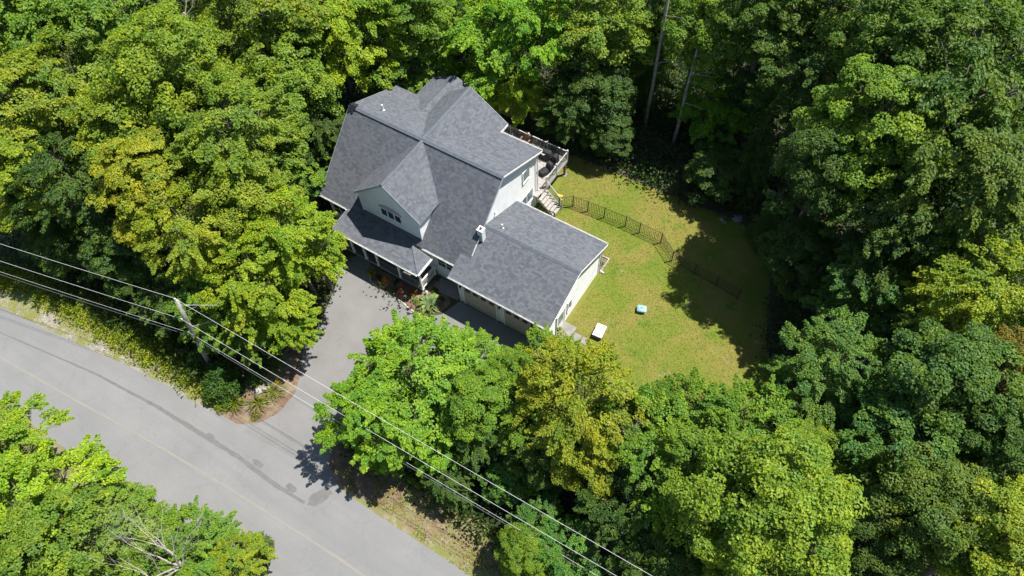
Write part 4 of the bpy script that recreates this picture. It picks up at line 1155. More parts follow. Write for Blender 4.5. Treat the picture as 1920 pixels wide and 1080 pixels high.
LEAFCOL = {
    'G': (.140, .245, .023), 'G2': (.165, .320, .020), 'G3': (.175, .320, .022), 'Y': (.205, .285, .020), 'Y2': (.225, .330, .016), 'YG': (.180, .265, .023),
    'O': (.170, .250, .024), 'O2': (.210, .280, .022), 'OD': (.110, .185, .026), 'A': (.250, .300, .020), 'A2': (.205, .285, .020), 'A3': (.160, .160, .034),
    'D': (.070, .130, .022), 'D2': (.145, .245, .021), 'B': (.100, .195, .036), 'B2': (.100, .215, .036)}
GOLD = {'A': 0.78, 'A2': 0.85, 'A3': 0.5, 'O2': 0.9, 'Y2': 0.95, 'Y': 0.95}
TREES = [
    (-35.90, -2.55, 9.0, 5.16, 0, 'G', 'tall bright green broadleaf tree filling the far top left corner'),
    (-31.90, 0.46, 9.0, 4.55, 1, 'G', 'mid green broadleaf tree in the top left, next to the bare fallen branches'),
    (-27.91, 5.63, 8.0, 3.86, 2, 'O', 'olive green tree at the top edge with pale dead branches beside it'),
    (-20.17, 5.83, 10.0, 4.43, 3, 'O', 'large olive green tree with knobbly crown near the top, left of the house'),
    (-28.80, -9.36, 9.0, 4.39, 1, 'Y', 'yellow green maple at the left edge, upper part'),
    (-27.90, -4.82, 9.0, 4.21, 4, 'O', 'olive tinted maple crown between two brighter crowns at upper left'),
    (-26.03, -10.95, 8.0, 3.48, 0, 'Y', 'yellow green maple at the left edge directly above the deep shade'),
    (-20.18, -2.18, 11.0, 4.49, 5, 'Y', 'tall rounded yellow green maple standing highest in the upper left wood'),
    (-17.16, 3.37, 7.0, 3.96, 2, 'O', 'dark olive tree with tufted branches just left of the main roof'),
    (-21.30, -5.99, 9.0, 3.65, 3, 'Y', 'yellow green crown in the middle of the left wood'),
    (-14.61, -3.11, 10.0, 3.52, 1, 'O', 'olive green maple with layered branches in the middle of the left wood'),
    (-22.58, -9.92, 8.0, 3.33, 6, 'D', 'blue green hemlock like tree overhanging the shaded gap at the left'),
    (-17.67, -7.95, 9.0, 3.27, 0, 'A', 'golden yellow maple turning early, in the left wood'),
    (-13.28, -8.72, 8.0, 2.95, 4, 'A2', 'green maple flecked with orange leaves, left wood'),
    (-11.91, -5.51, 8.0, 3.11, 5, 'O2', 'ochre tinted maple left of the front porch'),
    (-15.52, 0.96, 3.0, 2.72, 6, 'G', 'bright green young tree touching the left end of the house'),
    (-9.00, -5.76, 7.0, 2.88, 7, 'Y2', 'bright yellow green maple leaning over the driveway from the left'),
    (-9.26, -8.82, 6.0, 2.89, 6, 'Y2', 'bright yellow green maple behind the utility pole by the driveway'),
    (-15.32, 3.70, 4.5, 2.29, 1, 'D', 'small dark green tree squeezed against the left gable of the house'),
    (-19.40, -10.94, 4.5, 2.77, 0, 'D', 'dark green tree half in shade above the power lines on the left'),
    (-11.94, -10.83, 4.0, 2.55, 6, 'G', 'low green tree with fan like branches just right of the utility pole top'),
    (-15.42, -11.78, 3.0, 2.33, 7, 'D', 'small dark tree behind the utility pole, left of it'),
    (-16.91, 9.94, 8.0, 4.12, 7, 'Y2', 'yellow green feathery maple behind the left end of the roof'),
    (-19.18, 10.59, 9.0, 3.20, 2, 'O', 'olive crown cut by the top edge, above the left part of the roof'),
    (-14.69, 13.36, 5.0, 4.09, 6, 'G', 'mid green maple directly behind the main roof'),
    (-13.38, 13.95, 9.0, 3.12, 0, 'G', 'green crown cut by the top edge, directly above the house'),
    (-8.22, 16.45, 6.0, 4.35, 7, 'G2', 'vivid green feathery maple behind the rear wing of the roof'),
    (-5.36, 17.22, 9.0, 3.21, 6, 'G2', 'vivid green maple at the top edge, right of the rear wing'),
    (-5.62, 14.50, 4.0, 2.33, 7, 'Y2', 'small bright maple beside the rear corner of the house above the deck'),
    (-10.93, 15.55, 7.0, 2.38, 8, 'D', 'dark conifer standing in the gap behind the house'),
    (-1.74, 19.44, 8.0, 3.83, 3, 'O', 'tall olive topped tree at the top, right of the vivid green maples'),
    (-0.46, 17.58, 4.5, 3.48, 2, 'D', 'knobbly dark green tree above the deck'),
    (-1.20, 15.75, 3.5, 2.12, 1, 'D', 'narrow dark tree right behind the deck railing'),
    (1.67, 22.73, 8.5, 3.70, 8, 'D', 'tall dark tree whose long pale trunk stands in the gap'),
    (5.05, 22.66, 8.5, 3.45, 5, 'G', 'high green crown on a pale trunk in the upper middle'),
    (7.32, 22.04, 3.0, 2.80, 6, 'G2', 'sunlit bright green undergrowth tree in the gap among tall trunks'),
    (9.44, 22.83, 11.0, 3.68, 0, 'OD', 'olive green crown at the top edge with pale trunk below'),
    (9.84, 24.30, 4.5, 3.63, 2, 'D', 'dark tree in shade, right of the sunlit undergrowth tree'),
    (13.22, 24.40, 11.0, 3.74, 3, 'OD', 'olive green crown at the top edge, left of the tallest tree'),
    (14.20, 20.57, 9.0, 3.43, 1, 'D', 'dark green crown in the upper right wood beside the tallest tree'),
    (17.26, 22.12, 13.0, 4.22, 5, 'OD', 'light olive crown of the tall tree near the upper right'),
    (21.44, 18.57, 14.0, 4.61, 4, 'OD', 'tallest wide olive green crown in the upper right'),
    (23.01, 29.49, 11.0, 4.03, 0, 'D', 'dark green crown cut by the top right corner'),
    (18.66, 14.97, 12.0, 3.82, 3, 'G', 'green broadleaf crown right of the shaded gap, under the tallest tree'),
    (23.18, 14.46, 12.0, 3.97, 1, 'OD', 'large olive green crown in the middle of the right edge wood'),
    (26.08, 19.63, 10.0, 3.20, 2, 'D', 'shaded crown cut by the right edge, upper half'),
    (17.03, 12.80, 10.0, 3.17, 2, 'D', 'dark wooded crown above the rocky patch beyond the lawn'),
    (12.29, 18.33, 4.5, 2.97, 8, 'D', 'dark conifer in the deep shade beyond the fence'),
    (21.71, 11.98, 9.0, 3.35, 1, 'D', 'dark green crown with a leaning trunk showing, right of the lawn'),
    (25.90, 12.79, 9.0, 3.59, 4, 'OD', 'olive green crown at the right, just above the blue green trees'),
    (22.29, 9.06, 6.0, 2.90, 6, 'B', 'blue green maple right of the lawn shadow'),
    (25.20, 7.55, 6.0, 2.23, 0, 'D', 'small shaded tree between the two blue green maples'),
    (27.29, 8.52, 10.0, 3.19, 7, 'Y', 'yellow green crown at the right edge, middle'),
    (21.65, 2.29, 8.0, 2.41, 6, 'B', 'isolated blue green maple at the right end of the lawn'),
    (26.80, 3.18, 9.0, 3.59, 3, 'B', 'wide blue green crown in the lower right wood'),
    (29.05, 5.36, 10.0, 2.35, 2, 'A3', 'brownish tinged crown cut by the right edge, lower half'),
    (26.11, -0.05, 8.0, 2.80, 1, 'B', 'tufted blue green crown in the lower right, beside the big yellow green tree'),
    (29.74, 1.47, 9.0, 3.14, 0, 'D', 'dark green crown near the lower right edge'),
    (28.06, -3.09, 9.0, 2.95, 5, 'OD', 'olive crown near the bottom right'),
    (30.37, -3.29, 10.0, 2.93, 3, 'Y', 'yellow green crown in the bottom right corner'),
    (26.79, -5.01, 7.0, 2.32, 2, 'D', 'shaded low crown at the bottom, right of the big yellow green tree'),
    (2.51, -8.89, 4.5, 3.74, 7, 'G3', 'bright green maple in front of the garage beside the driveway'),
    (1.29, -11.57, 4.5, 2.34, 6, 'G3', 'bright green drooping tree at the right side of the driveway mouth'),
    (3.91, -5.98, 3.0, 2.44, 7, 'G3', 'bright green young maple reaching toward the garage doors'),
    (6.71, -7.90, 5.0, 2.40, 0, 'G', 'mid green crown between the driveway maple and the golden tree'),
    (8.38, -4.01, 4.0, 2.21, 1, 'D2', 'low green tree against the front corner of the garage'),
    (7.28, -6.02, 5.0, 1.89, 2, 'D2', 'small dark green tree left of the golden tree'),
    (11.93, -5.85, 7.0, 3.25, 4, 'A', 'large golden yellow maple in front of the lawn'),
    (13.32, -7.28, 5.5, 2.31, 3, 'O2', 'ochre green crown directly below the golden maple'),
    (16.81, -5.85, 6.5, 2.93, 6, 'G', 'green crown right below the golden maple, with grey twigs showing'),
    (16.79, -3.07, 6.0, 2.22, 7, 'D2', 'small mid green tree at the lower edge of the lawn'),
    (19.50, -3.23, 7.0, 2.84, 6, 'G', 'rounded mid green tree along the lower right edge of the lawn'),
    (19.06, -6.31, 8.0, 2.56, 1, 'G', 'green crown between the lawn trees and the big yellow green tree'),
    (21.83, -6.85, 9.5, 3.70, 5, 'YG', 'big dense yellow green maple at the bottom centre right'),
    (22.11, -9.03, 8.0, 2.26, 3, 'YG', 'yellow green crown cut by the bottom edge'),
    (22.48, -2.53, 7.0, 1.92, 0, 'YG', 'yellow green shoulder crown on the right of the big dense maple'),
    (3.25, -12.08, 2.0, 1.28, 7, 'G2', 'low bright green shrubby tree at the road corner beside the power lines'),
    (12.40, -11.21, 2.5, 1.71, 6, 'B2', 'low green sapling lit in the shade beside the wires'),
    (9.54, -10.03, 2.0, 1.46, 0, 'B2', 'small shaded sapling under the power lines'),
    (14.65, -12.22, 3.0, 1.95, 7, 'B2', 'bright sapling at the bottom edge below the wires'),
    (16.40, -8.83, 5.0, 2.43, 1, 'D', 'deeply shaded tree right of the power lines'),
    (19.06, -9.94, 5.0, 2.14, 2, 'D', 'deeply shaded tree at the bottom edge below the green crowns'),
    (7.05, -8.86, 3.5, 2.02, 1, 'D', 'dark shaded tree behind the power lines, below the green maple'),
    (10.89, -8.17, 4.0, 2.11, 3, 'D', 'dark shaded tree left of the ochre crown'),
    (-13.59, -24.00, 6.0, 2.49, 7, 'Y2', 'bright yellow green tree at the left edge on the near side of the road'),
    (-8.76, -25.16, 6.5, 3.25, 6, 'Y2', 'large yellow green tree in the bottom left across the road'),
    (-6.44, -25.69, 6.5, 3.16, 3, 'O', 'olive green tree with dusty leaves in the bottom left'),
    (-6.31, -23.33, 4.5, 2.33, 0, 'G', 'mid green tree reaching over the near road edge'),
    (-1.86, -22.09, 3.0, 2.19, 6, 'G', 'green tree behind the bare dead tree at the bottom'),
    (-7.97, -27.42, 6.0, 2.49, 1, 'G', 'green crown cut by the bottom left corner'),
    (0.31, -21.69, 3.0, 1.64, 7, 'Y', 'yellow green shrubby tree at the bottom, right of the dead tree'),
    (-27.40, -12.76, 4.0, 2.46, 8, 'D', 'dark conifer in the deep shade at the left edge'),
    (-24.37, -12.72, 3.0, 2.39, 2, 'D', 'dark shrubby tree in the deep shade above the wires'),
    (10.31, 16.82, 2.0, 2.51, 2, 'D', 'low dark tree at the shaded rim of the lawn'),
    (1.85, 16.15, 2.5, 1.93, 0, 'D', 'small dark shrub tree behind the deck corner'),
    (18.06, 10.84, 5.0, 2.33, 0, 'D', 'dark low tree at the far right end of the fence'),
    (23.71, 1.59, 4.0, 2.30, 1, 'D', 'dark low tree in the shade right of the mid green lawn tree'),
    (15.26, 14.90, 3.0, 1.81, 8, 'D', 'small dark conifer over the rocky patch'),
    (-7.21, -9.31, 4.0, 1.88, 7, 'Y2', 'bright yellow green low crown hanging over the corner bed beside the driveway'),
    (-8.62, -11.18, 3.5, 1.65, 6, 'G', 'low green crown between the utility pole and the driveway'),
    (-8.42, -4.71, 5.0, 1.82, 4, 'Y2', 'bright crown at the porch end, overhanging the top of the driveway'),
    (4.81, -10.03, 3.0, 2.35, 6, 'G3', 'bright green crown below the driveway maple, just above the wires'),
    (-3.64, -23.69, 3.0, 2.48, 1, 'G', 'low green crown directly beneath the bare dead tree'),
    (14.35, -5.12, 6.0, 2.18, 6, 'G', 'green crown squeezed between the golden maple and the lawn trees'),
    (9.62, -7.22, 5.0, 1.95, 7, 'G', 'small green crown left of the golden maple'),
    (6.78, -11.93, 2.0, 1.25, 1, 'D', 'dark shaded bushy tree at the verge, left of the shaded saplings'),
    (12.80, -13.22, 3.0, 1.67, 0, 'D2', 'green bushy tree at the bottom edge beside the verge'),
]
KINDNAME = {'round': 'broadleaf_tree', 'tuft': 'broadleaf_tree', 'spray': 'maple_tree', 'conifer': 'conifer_tree'}
tr_ = random.Random(5)
def tree(x, y, zc, r, proto, colk, label, group='trees of the surrounding wood', bark='bark', lean=(0, 0)):
    kind, cm, bmesh_ = PROTO[proto]
    nm = 'maple_tree' if 'maple' in label else ('conifer_tree' if 'conifer' in label or 'hemlock' in label else 'broadleaf_tree')
    if 'sapling' in label: nm = 'sapling'
    h = max(r * .95, min(zc * .78, r * 1.25)) if kind != 'conifer' else max(r * 1.4, zc * .8)
    sz = min(h, zc * .98) / 4.3
    root = thing(nm, label, 'tree', (x + lean[0], y + lean[1], 0), 0, group)
    s = r / 4.0
    rz = tr_.uniform(0, 2 * PI)
    c = bpy.data.objects.new('crown', cm); COL.objects.link(c); c.parent = root
    c.location = (-lean[0], -lean[1], zc); c.rotation_euler = (0, 0, rz); c.scale = (s * tr_.uniform(.94, 1.06), s * tr_.uniform(.94, 1.06), sz)
    col = LEAFCOL[colk]; f = tr_.uniform(.9, 1.1)
    c.color = (col[0] * f * tr_.uniform(.93, 1.07), col[1] * f, col[2] * f, GOLD.get(colk, 1.0))
    b_ = newobj('branches', bmesh_, bark, root, (-lean[0], -lean[1], zc), (0, 0, rz), (s, s, sz))
    rt = max(.07, min(.18, .022 * zc))
    t = newobj('trunk', TRUNK[tr_.randrange(4)], bark, root, (0, 0, 0), None, (rt, rt, max(.5, zc - 3.2 * sz)))
    if lean != (0, 0):
        t.rotation_euler = (math.atan2(lean[1], zc), -math.atan2(lean[0], zc), 0)
    return root
for row in TREES:
    tree(*row)

# tall pale trunks that show in the shaded gap, crowns high above
for (x, y, zt, r0, lab) in ((3.2, 20.0, 16, .15, 'tall pale bare trunk in the shaded gap, the longest of the three'), (5.9, 19.6, 9.5, .15, 'pale straight trunk right of the longest one in the gap'),
                            (8.3, 30.8, 12, .17, 'short pale trunk at the top edge between olive crowns'), (19.6, 13.5, 5.5, .11, 'leaning pale trunk under the dark crown right of the lawn')):
    t = thing('bare_trunk', lab, 'tree trunk', (x, y, 0), 0, 'pale trunks standing in the shade')
    mb = MB().tube([(0, 0, -.2), (.1, .05, zt * .3), (.05, .2, zt * .6), (.2, .1, zt)], [r0, r0 * .85, r0 * .7, r0 * .45], 9, True)
    newobj('trunk', mb.mesh('trunk', smooth=True), 'palebark', t)
    rr_ = random.Random(int(x * 10))
    bb = MB()
    for i in range(7):
        z = zt * rr_.uniform(.35, .98); a = rr_.uniform(0, 6.3); L = rr_.uniform(.6, 1.8)
        p = Vector((.1, .12, z)); d = Vector((math.cos(a), math.sin(a), .5)) * L
        bb = MB().tube([p, p + d * .5, p + d + Vector((0, 0, -.1))], [.035, .025, .01], 5, False)
        newobj('branch', bb.mesh('branch'), 'palebark', t)

# dead bare tree and dead limbs
def bare_tree(root, seed, base, H, spread, r0, depth=5, up=.9, nstem=4):
    r = random.Random(seed); mb = MB(); out = []
    def grow(p, d, L, rad, k):
        q = p; pts = [p]; rads = [rad]; dd = d.copy()
        for i in range(3):
            dd = (dd + Vector((r.uniform(-.22, .22), r.uniform(-.22, .22), r.uniform(-.05, .16)))).normalized()
            q = q + dd * L / 3; pts.append(q); rads.append(rad * (1 - .2 * (i + 1)))
        out[-1].tube(pts, rads, 5 if k > 2 else 4, False)
        if k <= 0: return
        for i in range(r.choice((2, 3, 3))):
            a = Vector((r.uniform(-1, 1), r.uniform(-1, 1), r.uniform(-.3, .9))).normalized()
            grow(pts[r.choice((2, 3, 3))], (dd * .9 + a * spread).normalized(), L * r.uniform(.6, .85), rads[-1] * .75, k - 1)
    for i in range(nstem):
        mb = MB(); out.append(mb)
        a = 2 * PI * i / nstem + r.uniform(-.4, .4)
        grow(Vector(base), Vector((math.cos(a) * .45, math.sin(a) * .45, up)).normalized(), H * r.uniform(.3, .38), r0, depth)
    for q in out: newobj('branch', q.mesh('branch'), 'bare', root)
t = thing('dead_tree', 'bare dead tree with pale grey branches at the bottom, across the road', 'dead tree', (-1.9, -23.2, 0), 0)
newobj('trunk', MB().tube([(0, 0, -.1), (.05, 0, 2.0), (0, 0, 4.0)], [.16, .13, .11], 9, True).mesh('trunk'), 'bare', t)
bare_tree(t, 8, (0, 0, 3.9), 7.4, .55, .06, 5, 1.0, 8)
for i, (x, y, z, lab) in enumerate(((-26.6, 4.2, 10.2, 'dead pale branches poking through the crowns at the top left'), (-29.5, 2.2, 9.8, 'bare branches lying over the crowns left of the dead branches'),
                                    (15.3, -6.4, 7.2, 'thin grey twigs rising through the green crowns below the lawn'))):
    t = thing('dead_tree', lab, 'dead tree', (x, y, 0), 0)
    newobj('trunk', MB().tube([(0, 0, -.1), (.1, .1, z * .5), (0, 0, z)], [.14, .11, .08], 8, True).mesh('trunk'), 'bare', t)
    bare_tree(t, 20 + i, (0, 0, z - .3), 4.2 if i < 2 else 2.6, .9, .05, 4, .5, 4)

# ------------------------------------------------------------------ shrubs, ferns, lilies, flowers
def shrub_mesh(name, R, H, n, leaf, seed, up=.6, clumps=14):
    r = np.random.default_rng(seed); C = []; N_ = []; P = []
    for i in range(clumps):
        e = unit(r.normal(size=(1, 3)))[0]; e[2] = abs(e[2])
        c = e * np.array([R, R, H]) * r.uniform(.35, .72); k = n // clumps; h = R * r.uniform(.28, .42)
        d = unit(r.normal(size=(k, 3))); d[:, 2] = np.abs(d[:, 2]) * .9
        C.append(c + d * h * r.uniform(.7, 1.05, (k, 1)) * np.array([1, 1, .7])); N_.append(d * .6 + np.array([0, 0, up]) + r.normal(0, .4, (k, 3)))
        P.append(np.full(k, r.random()))
    C = np.concatenate(C); C[:, 2] = np.maximum(C[:, 2], .02)
    L = r.uniform(.7, 1.3, len(C)) * leaf
    return leaves_mesh(name, C, np.concatenate(N_), L, L * .65, np.concatenate(P), seed)
def plant(name, label, cat, x, y, R, H, n, leaf, col, seed, group=None, alpha=1.0, stem=True, clumps=14):
    t = thing(name, label, cat, (x, y, 0), 0, group)
    me = shrub_mesh('foliage', R, H, n, leaf, seed, clumps=clumps); me.materials.append(M['leaf'])
    o = newobj('foliage', me, None, t); o.color = (*col, alpha)
    if stem:
        mb = MB(); r = random.Random(seed)
        for i in range(6):
            a = r.uniform(0, 6.3)
            mb.tube([(0, 0, 0), (math.cos(a) * R * .3, math.sin(a) * R * .3, H * .4), (math.cos(a) * R * .6, math.sin(a) * R * .6, H * .8)], [.02, .015, .006], 4, False)
        newobj('stems', mb.mesh('stems'), 'bark', t)
    return t
plant('shrub', 'rounded dense green shrub at the foot of the utility pole by the road', 'shrub', -9.75, -13.9, 1.75, 2.2, 7600, .16, (.060, .125, .012), 301, clumps=26)
plant('shrub', 'green leafy shrub left of the rounded roadside shrub', 'shrub', -12.4, -13.6, 1.3, 1.7, 4200, .17, (.060, .130, .012), 302, clumps=24)
plant('shrub', 'yellowish low shrub on the verge left of the pole', 'shrub', -15.0, -13.9, 1.2, 1.1, 3200, .15, (.15, .17, .012), 303, clumps=20)
plant('shrub', 'yellow green bush filling the road side of the corner bed', 'shrub', -8.9, -15.0, .8, .55, 1500, .10, (.13, .19, .012), 309)
plant('shrub', 'small green bush by the boulder in the corner bed', 'shrub', -8.3, -12.6, .7, .8, 1500, .11, (.08, .15, .012), 304)
plant('shrub', 'grey green airy bush at the near road edge, right of the dead tree', 'shrub', -0.2, -20.6, 1.1, 3.6, 2400, .14, (.085, .120, .030), 305, clumps=24)
plant('shrub', 'bright yellow green fern clump on the verge under the low tree', 'fern', 4.6, -12.3, .9, .9, 2200, .14, (.13, .19, .012), 306)
plant('shrub', 'low green bush on the shaded right verge', 'shrub', 7.9, -12.0, 1.0, 1.0, 2200, .14, (.06, .13, .012), 307)
plant('shrub', 'small leafy bush at the back corner of the garage', 'shrub', 6.3, 6.9, .42, .6, 900, .09, (.07, .15, .012), 308)

def blades(name, label, cat, x, y, R, n, w, col, seed, H=.6, group=None, parts='blade', alpha=1.0):
    """arching strap leaves radiating from the base; each is a part"""
    t = thing(name, label, cat, (x, y, 0), 0, group); r = random.Random(seed)
    for i in range(n):
        a = 2 * PI * i / n + r.uniform(-.3, .3); L = R * r.uniform(.7, 1.15); h = H * r.uniform(.6, 1.1)
        pts = [(0.05, .0), (.35, .85), (.68, .95), (.92, .6), (1.08, .25)]
        ww = [.35, .9, 1, .7, .08]
        vs = []; fs = []
        for j, (s, z) in enumerate(pts):
            for sg in (-1, 0, 1):
                off = sg * w * ww[j] / 2
                vs.append((math.cos(a) * s * L - math.sin(a) * off, math.sin(a) * s * L + math.cos(a) * off, z * h - (0 if sg else .25 * w * ww[j])))
            if j:
                k = 3 * j
                fs += [(k - 3, k, k + 1, k - 2), (k - 2, k + 1, k + 2, k - 1)]
        me = bpy.data.meshes.new(parts); me.from_pydata(vs, [], fs)
        for an in ('leaf', 'pad'):
            at = me.attributes.new(an, 'FLOAT', 'FACE'); at.data.foreach_set('value', [r.random()] * len(fs))
        me.materials.append(M['leaf'])
        o = newobj(parts, me, None, t); o.color = (*col, alpha)
    return t
lil = ['daylily clump in the shade nearest the driveway', 'daylily clump at the driveway side of the boulder', 'daylily clump directly below the boulder', 'daylily clump at the road side of the corner bed']
for i, (x, y) in enumerate(((-7.75, -11.3), (-6.75, -12.65), (-7.0, -13.75), (-8.2, -14.6))):
    blades('daylily', lil[i], 'plant', x, y, .85 if i != 3 else .7, 34, .05, ((.10, .16, .012), (.15, .19, .012), (.16, .19, .014), (.13, .18, .012))[i], 400 + i, .55, 'daylilies in the corner bed')
plant('ground_cover', 'orange yellow low plant between the daylilies', 'plant', -7.0, -12.0, .4, .25, 400, .07, (.30, .19, .03), 410, stem=False)

plant('ground_cover', 'low green ferny plants behind the boulder', 'plant', -8.3, -11.8, .55, .4, 900, .09, (.10, .18, .02), 411, stem=False)
plant('ground_cover', 'tan and green low plant at the tip of the corner bed', 'plant', -6.6, -14.5, .5, .2, 600, .07, (.19, .19, .05), 412, stem=False)
blades('hosta', 'large pale green variegated hosta in front of the walkway', 'plant', -2.0, -2.0, .80, 26, .30, (.20, .27, .11), 420, .38)
blades('hosta', 'lime green hosta at the left end of the porch bed', 'plant', -7.05, -2.12, .30, 14, .13, (.24, .28, .02), 421, .22)
fl = [('flowering_plant', 'bronze leaved heuchera next to the lime hosta', -6.4, -2.1, .30, .24, (.085, .055, .045)), ('flowering_plant', 'orange flowered plant in the middle of the porch bed', -5.78, -2.15, .28, .42, (.60, .26, .04)),
      ('flowering_plant', 'peach flowered small plant at the bed edge', -5.58, -2.4, .16, .25, (.50, .24, .15)), ('flowering_plant', 'low green plant right of the peach flowers', -4.85, -2.3, .28, .28, (.11, .18, .02)),
      ('flowering_plant', 'dark green plant in the shade by the porch', -5.0, -1.8, .3, .4, (.05, .09, .02)), ('flowering_plant', 'bright pink flowering plant in the porch bed', -4.25, -2.35, .30, .38, (.75, .10, .25)),
      ('flowering_plant', 'coral leaved bush at the corner of the porch', -3.55, -1.85, .50, .48, (.45, .15, .10)), ('flowering_plant', 'silvery grey plant below the coral bush', -3.65, -2.45, .25, .3, (.20, .22, .15)),
      ('flowering_plant', 'lime yellow shrub below the coral bush', -2.95, -2.35, .30, .4, (.20, .24, .015)), ('flowering_plant', 'green bush by the walkway at the porch corner', -2.35, -0.95, .33, .5, (.09, .17, .015)),
      ('flowering_plant', 'red orange tiny flowers beside the pink plant', -4.45, -1.9, .14, .28, (.5, .09, .06)), ('flowering_plant', 'small shaded bush between the hosta and the garage', -1.5, -1.3, .26, .35, (.05, .10, .03))]
for i, (nm, lab, x, y, R, H, c) in enumerate(fl):
    t = plant(nm, lab, 'plant', x, y, R, H, 420, .065, c if i in (0, 3, 4, 6, 7, 8, 9, 11) else (.07, .13, .02), 430 + i, 'plants in the porch bed')
    if i in (1, 2, 5, 10):
        r = np.random.default_rng(i); k = 200
        e = unit(r.normal(size=(k, 3))); e[:, 2] = np.abs(e[:, 2])
        me = leaves_mesh('flowers', e * np.array([R, R, H]) * .98 + np.array([0, 0, .03]), e + np.array([0, 0, 1.]), .085, .085, r.random(k), i, .1)
        me.materials.append(M['leaf'])
        o = newobj('flowers', me, None, t); o.color = (*c, 1)
t = thing('lawn_ornament', 'small white ornament by the porch railing', 'ornament', (-2.65, -1.45, 0))
newobj('figure', MB().tube([(0, 0, 0), (0, 0, .05), (0, 0, .2), (0, 0, .33), (0, 0, .42)], [.12, .10, .06, .09, .03], 10).mesh('figure', smooth=True), 'pvc', t)

# ------------------------------------------------------------------ undergrowth and grass
CLEAR = [LAWN, DRIVE, [(-12.9, -2.6), (7.6, -2.6), (7.6, 9.8), (1.0, 9.8), (1.0, 13.4), (-11.2, 13.4), (-12.9, 9.8)],
         [(p[0], p[1] + 1.3) for p in ROADN] + [(p[0], p[1] - 1.2) for p in ROADS[::-1]],
         [(-8.3, -11), (-7, -8), (-5, -10), (-5, -15.8), (-9.0, -15.8)], [(-1.4, -14.8), (-1.2, -13.2), (2, -13.2), (6, -13.0), (14, -13.6), (14, -16), (2, -16)]]
def scatter(n, x0, x1, y0, y1, seed, blocked=CLEAR, inside=None):
    r = np.random.default_rng(seed)
    x = r.uniform(x0, x1, n); y = r.uniform(y0, y1, n); ok = np.ones(n, bool)
    for p in (blocked or []): ok &= ~inpoly(x, y, p)
    if inside is not None: ok &= inpoly(x, y, inside)
    return x[ok], y[ok]
def cluster_cloud(name, x, y, per, rad, hmin, hmax, leaf, seed, col, up=.7):
    r = np.random.default_rng(seed); m_ = len(x)
    h = r.uniform(hmin, hmax, m_) ** 1.0
    C = np.stack([x, y, h], 1)[:, None, :] + r.normal(0, 1, (m_, per, 3)) * np.array([rad, rad, rad * .35])
    C = C.reshape(-1, 3); C[:, 2] = np.maximum(C[:, 2], .03)
    N_ = r.normal(0, .45, C.shape) + np.array([0, 0, up])
    L = r.uniform(.7, 1.3, len(C)) * leaf
    me = leaves_mesh(name, C, N_, L, L * .7, np.repeat(r.random(m_), per), seed)
    me.materials.append(M['leaf'])
    o = newobj(name, me); o.color = (*col, 1); tag(o, kind='stuff')
    return o
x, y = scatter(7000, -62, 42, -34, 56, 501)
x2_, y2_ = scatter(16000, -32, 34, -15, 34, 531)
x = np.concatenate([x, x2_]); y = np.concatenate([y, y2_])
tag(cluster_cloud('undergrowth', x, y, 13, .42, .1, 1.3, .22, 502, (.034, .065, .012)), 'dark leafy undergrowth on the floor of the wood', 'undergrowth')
x, y = scatter(3200, -45, -9.3, -18.5, -11.5, 503, [ROADN + ROADS[::-1]] , [(-45, -20.9), (-27, -16.5), (-20, -16.0), (-14.5, -15.6), (-10.5, -15.4), (-7.9, -15.4), (-8.2, -14.4), (-8.9, -13.0), (-14, -13.0), (-27, -14.2), (-45, -18)])
tag(cluster_cloud('verge_plants', x, y, 22, .26, .06, .42, .13, 504, (.22, .27, .010)), 'bright yellow green weeds along the left road verge', 'weeds')
x, y = scatter(300, -1.4, 40, -15.5, -11.8, 505, None, [(-1, -13.4), (2, -13.1), (6, -13.4), (12, -14.0), (40, -15.2), (40, -13), (12, -12.0), (2, -12.2)])
tag(cluster_cloud('verge_plants', x, y, 26, .22, .03, .14, .09, 506, (.16, .19, .015)), 'sparse green weeds along the right road verge', 'weeds')

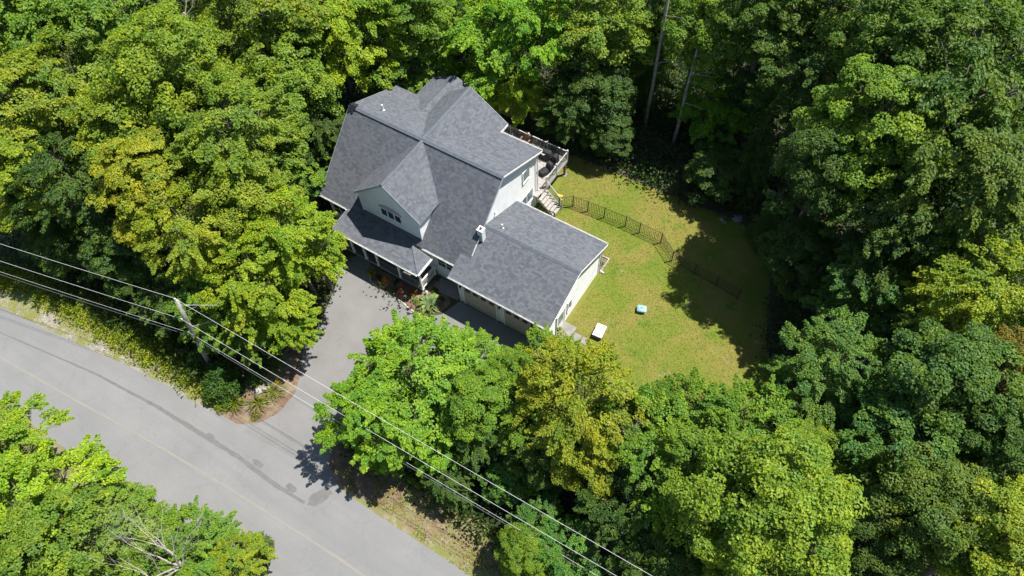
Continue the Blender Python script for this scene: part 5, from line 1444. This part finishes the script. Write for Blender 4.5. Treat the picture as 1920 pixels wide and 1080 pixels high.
def grass(name, x, y, h, mat, seed, label):
    r = np.random.default_rng(seed); n = len(x)
    a = r.uniform(0, 2 * PI, n); hh = h * r.uniform(.5, 1.4, n); w = .02 + .03 * r.random(n)
    d = np.stack([np.cos(a), np.sin(a)], 1)
    p = np.stack([x, y], 1); le = r.normal(0, .5, (n, 2)) * hh[:, None]
    V = np.zeros((n, 3, 3), np.float32)
    V[:, 0, :2] = p - d * w[:, None]; V[:, 1, :2] = p + d * w[:, None]; V[:, 2, :2] = p + le; V[:, 2, 2] = hh
    V[:, :2, 2] = .004
    me = fastmesh(name, V.reshape(-1, 3), np.arange(n * 3).reshape(-1, 3), None, 3)
    o = newobj(name, me, mat); return tag(o, label, 'grass', None, 'stuff')
x, y = scatter(150000, -7, 23, -6.5, 16, 511, [[(-12.6, -.9), (6.9, -.9), (6.9, 6.4), (-.2, 6.4), (-.2, 9.3), (.6, 9.3), (.2, 13), (-12, 13)]], LAWN)
grass('lawn_grass', x, y, .035, 'lawn', 512, 'short mown grass of the back lawn')
x, y = scatter(60000, -60, 45, -40, -11, 513, [ROADN + ROADS[::-1]], [(-60, -26.4), (-40, -19.8), (-27, -16.3), (-21, -15.8), (-13, -15.1), (-9.5, -15.4), (-9, -13), (-14, -13), (-27, -14.8), (-40, -18), (-60, -25)])
grass('verge_grass', x, y, .2, 'blade_verge', 514, 'rough yellow green grass on the left road verge')
x, y = scatter(60000, -2, 45, -18, -11, 515, None, [(-1.2, -14.0), (1, -14.9), (10, -15.2), (45, -16.6), (45, -14), (10, -13.9), (4, -13.6), (0, -12.8)])
k = (np.sin(x * 2.1) + np.sin(y * 3.3 + x) + np.sin(x * .7)) > .2
grass('verge_grass', x[k], y[k], .12, 'blade_verge', 516, 'patchy grass on the right road verge')
x, y = scatter(5000, -1.4, 14, -15, -11.5, 517, None, [(-1.3, -13.4), (0, -14.8), (4, -14.8), (10, -14.9), (13, -13.5), (6, -12), (-.9, -12)])
r = np.random.default_rng(518); n = len(x)
me = leaves_mesh('leaf_litter', np.stack([x, y, .03 + .03 * r.random(n)], 1), r.normal(0, .3, (n, 3)) + np.array([0, 0, 1.]), .09, .07, r.random(n), 519, .1)
tag(newobj('leaf_litter', me, 'litter'), 'reddish fallen leaves under the corner tree', 'leaf litter', None, 'stuff')
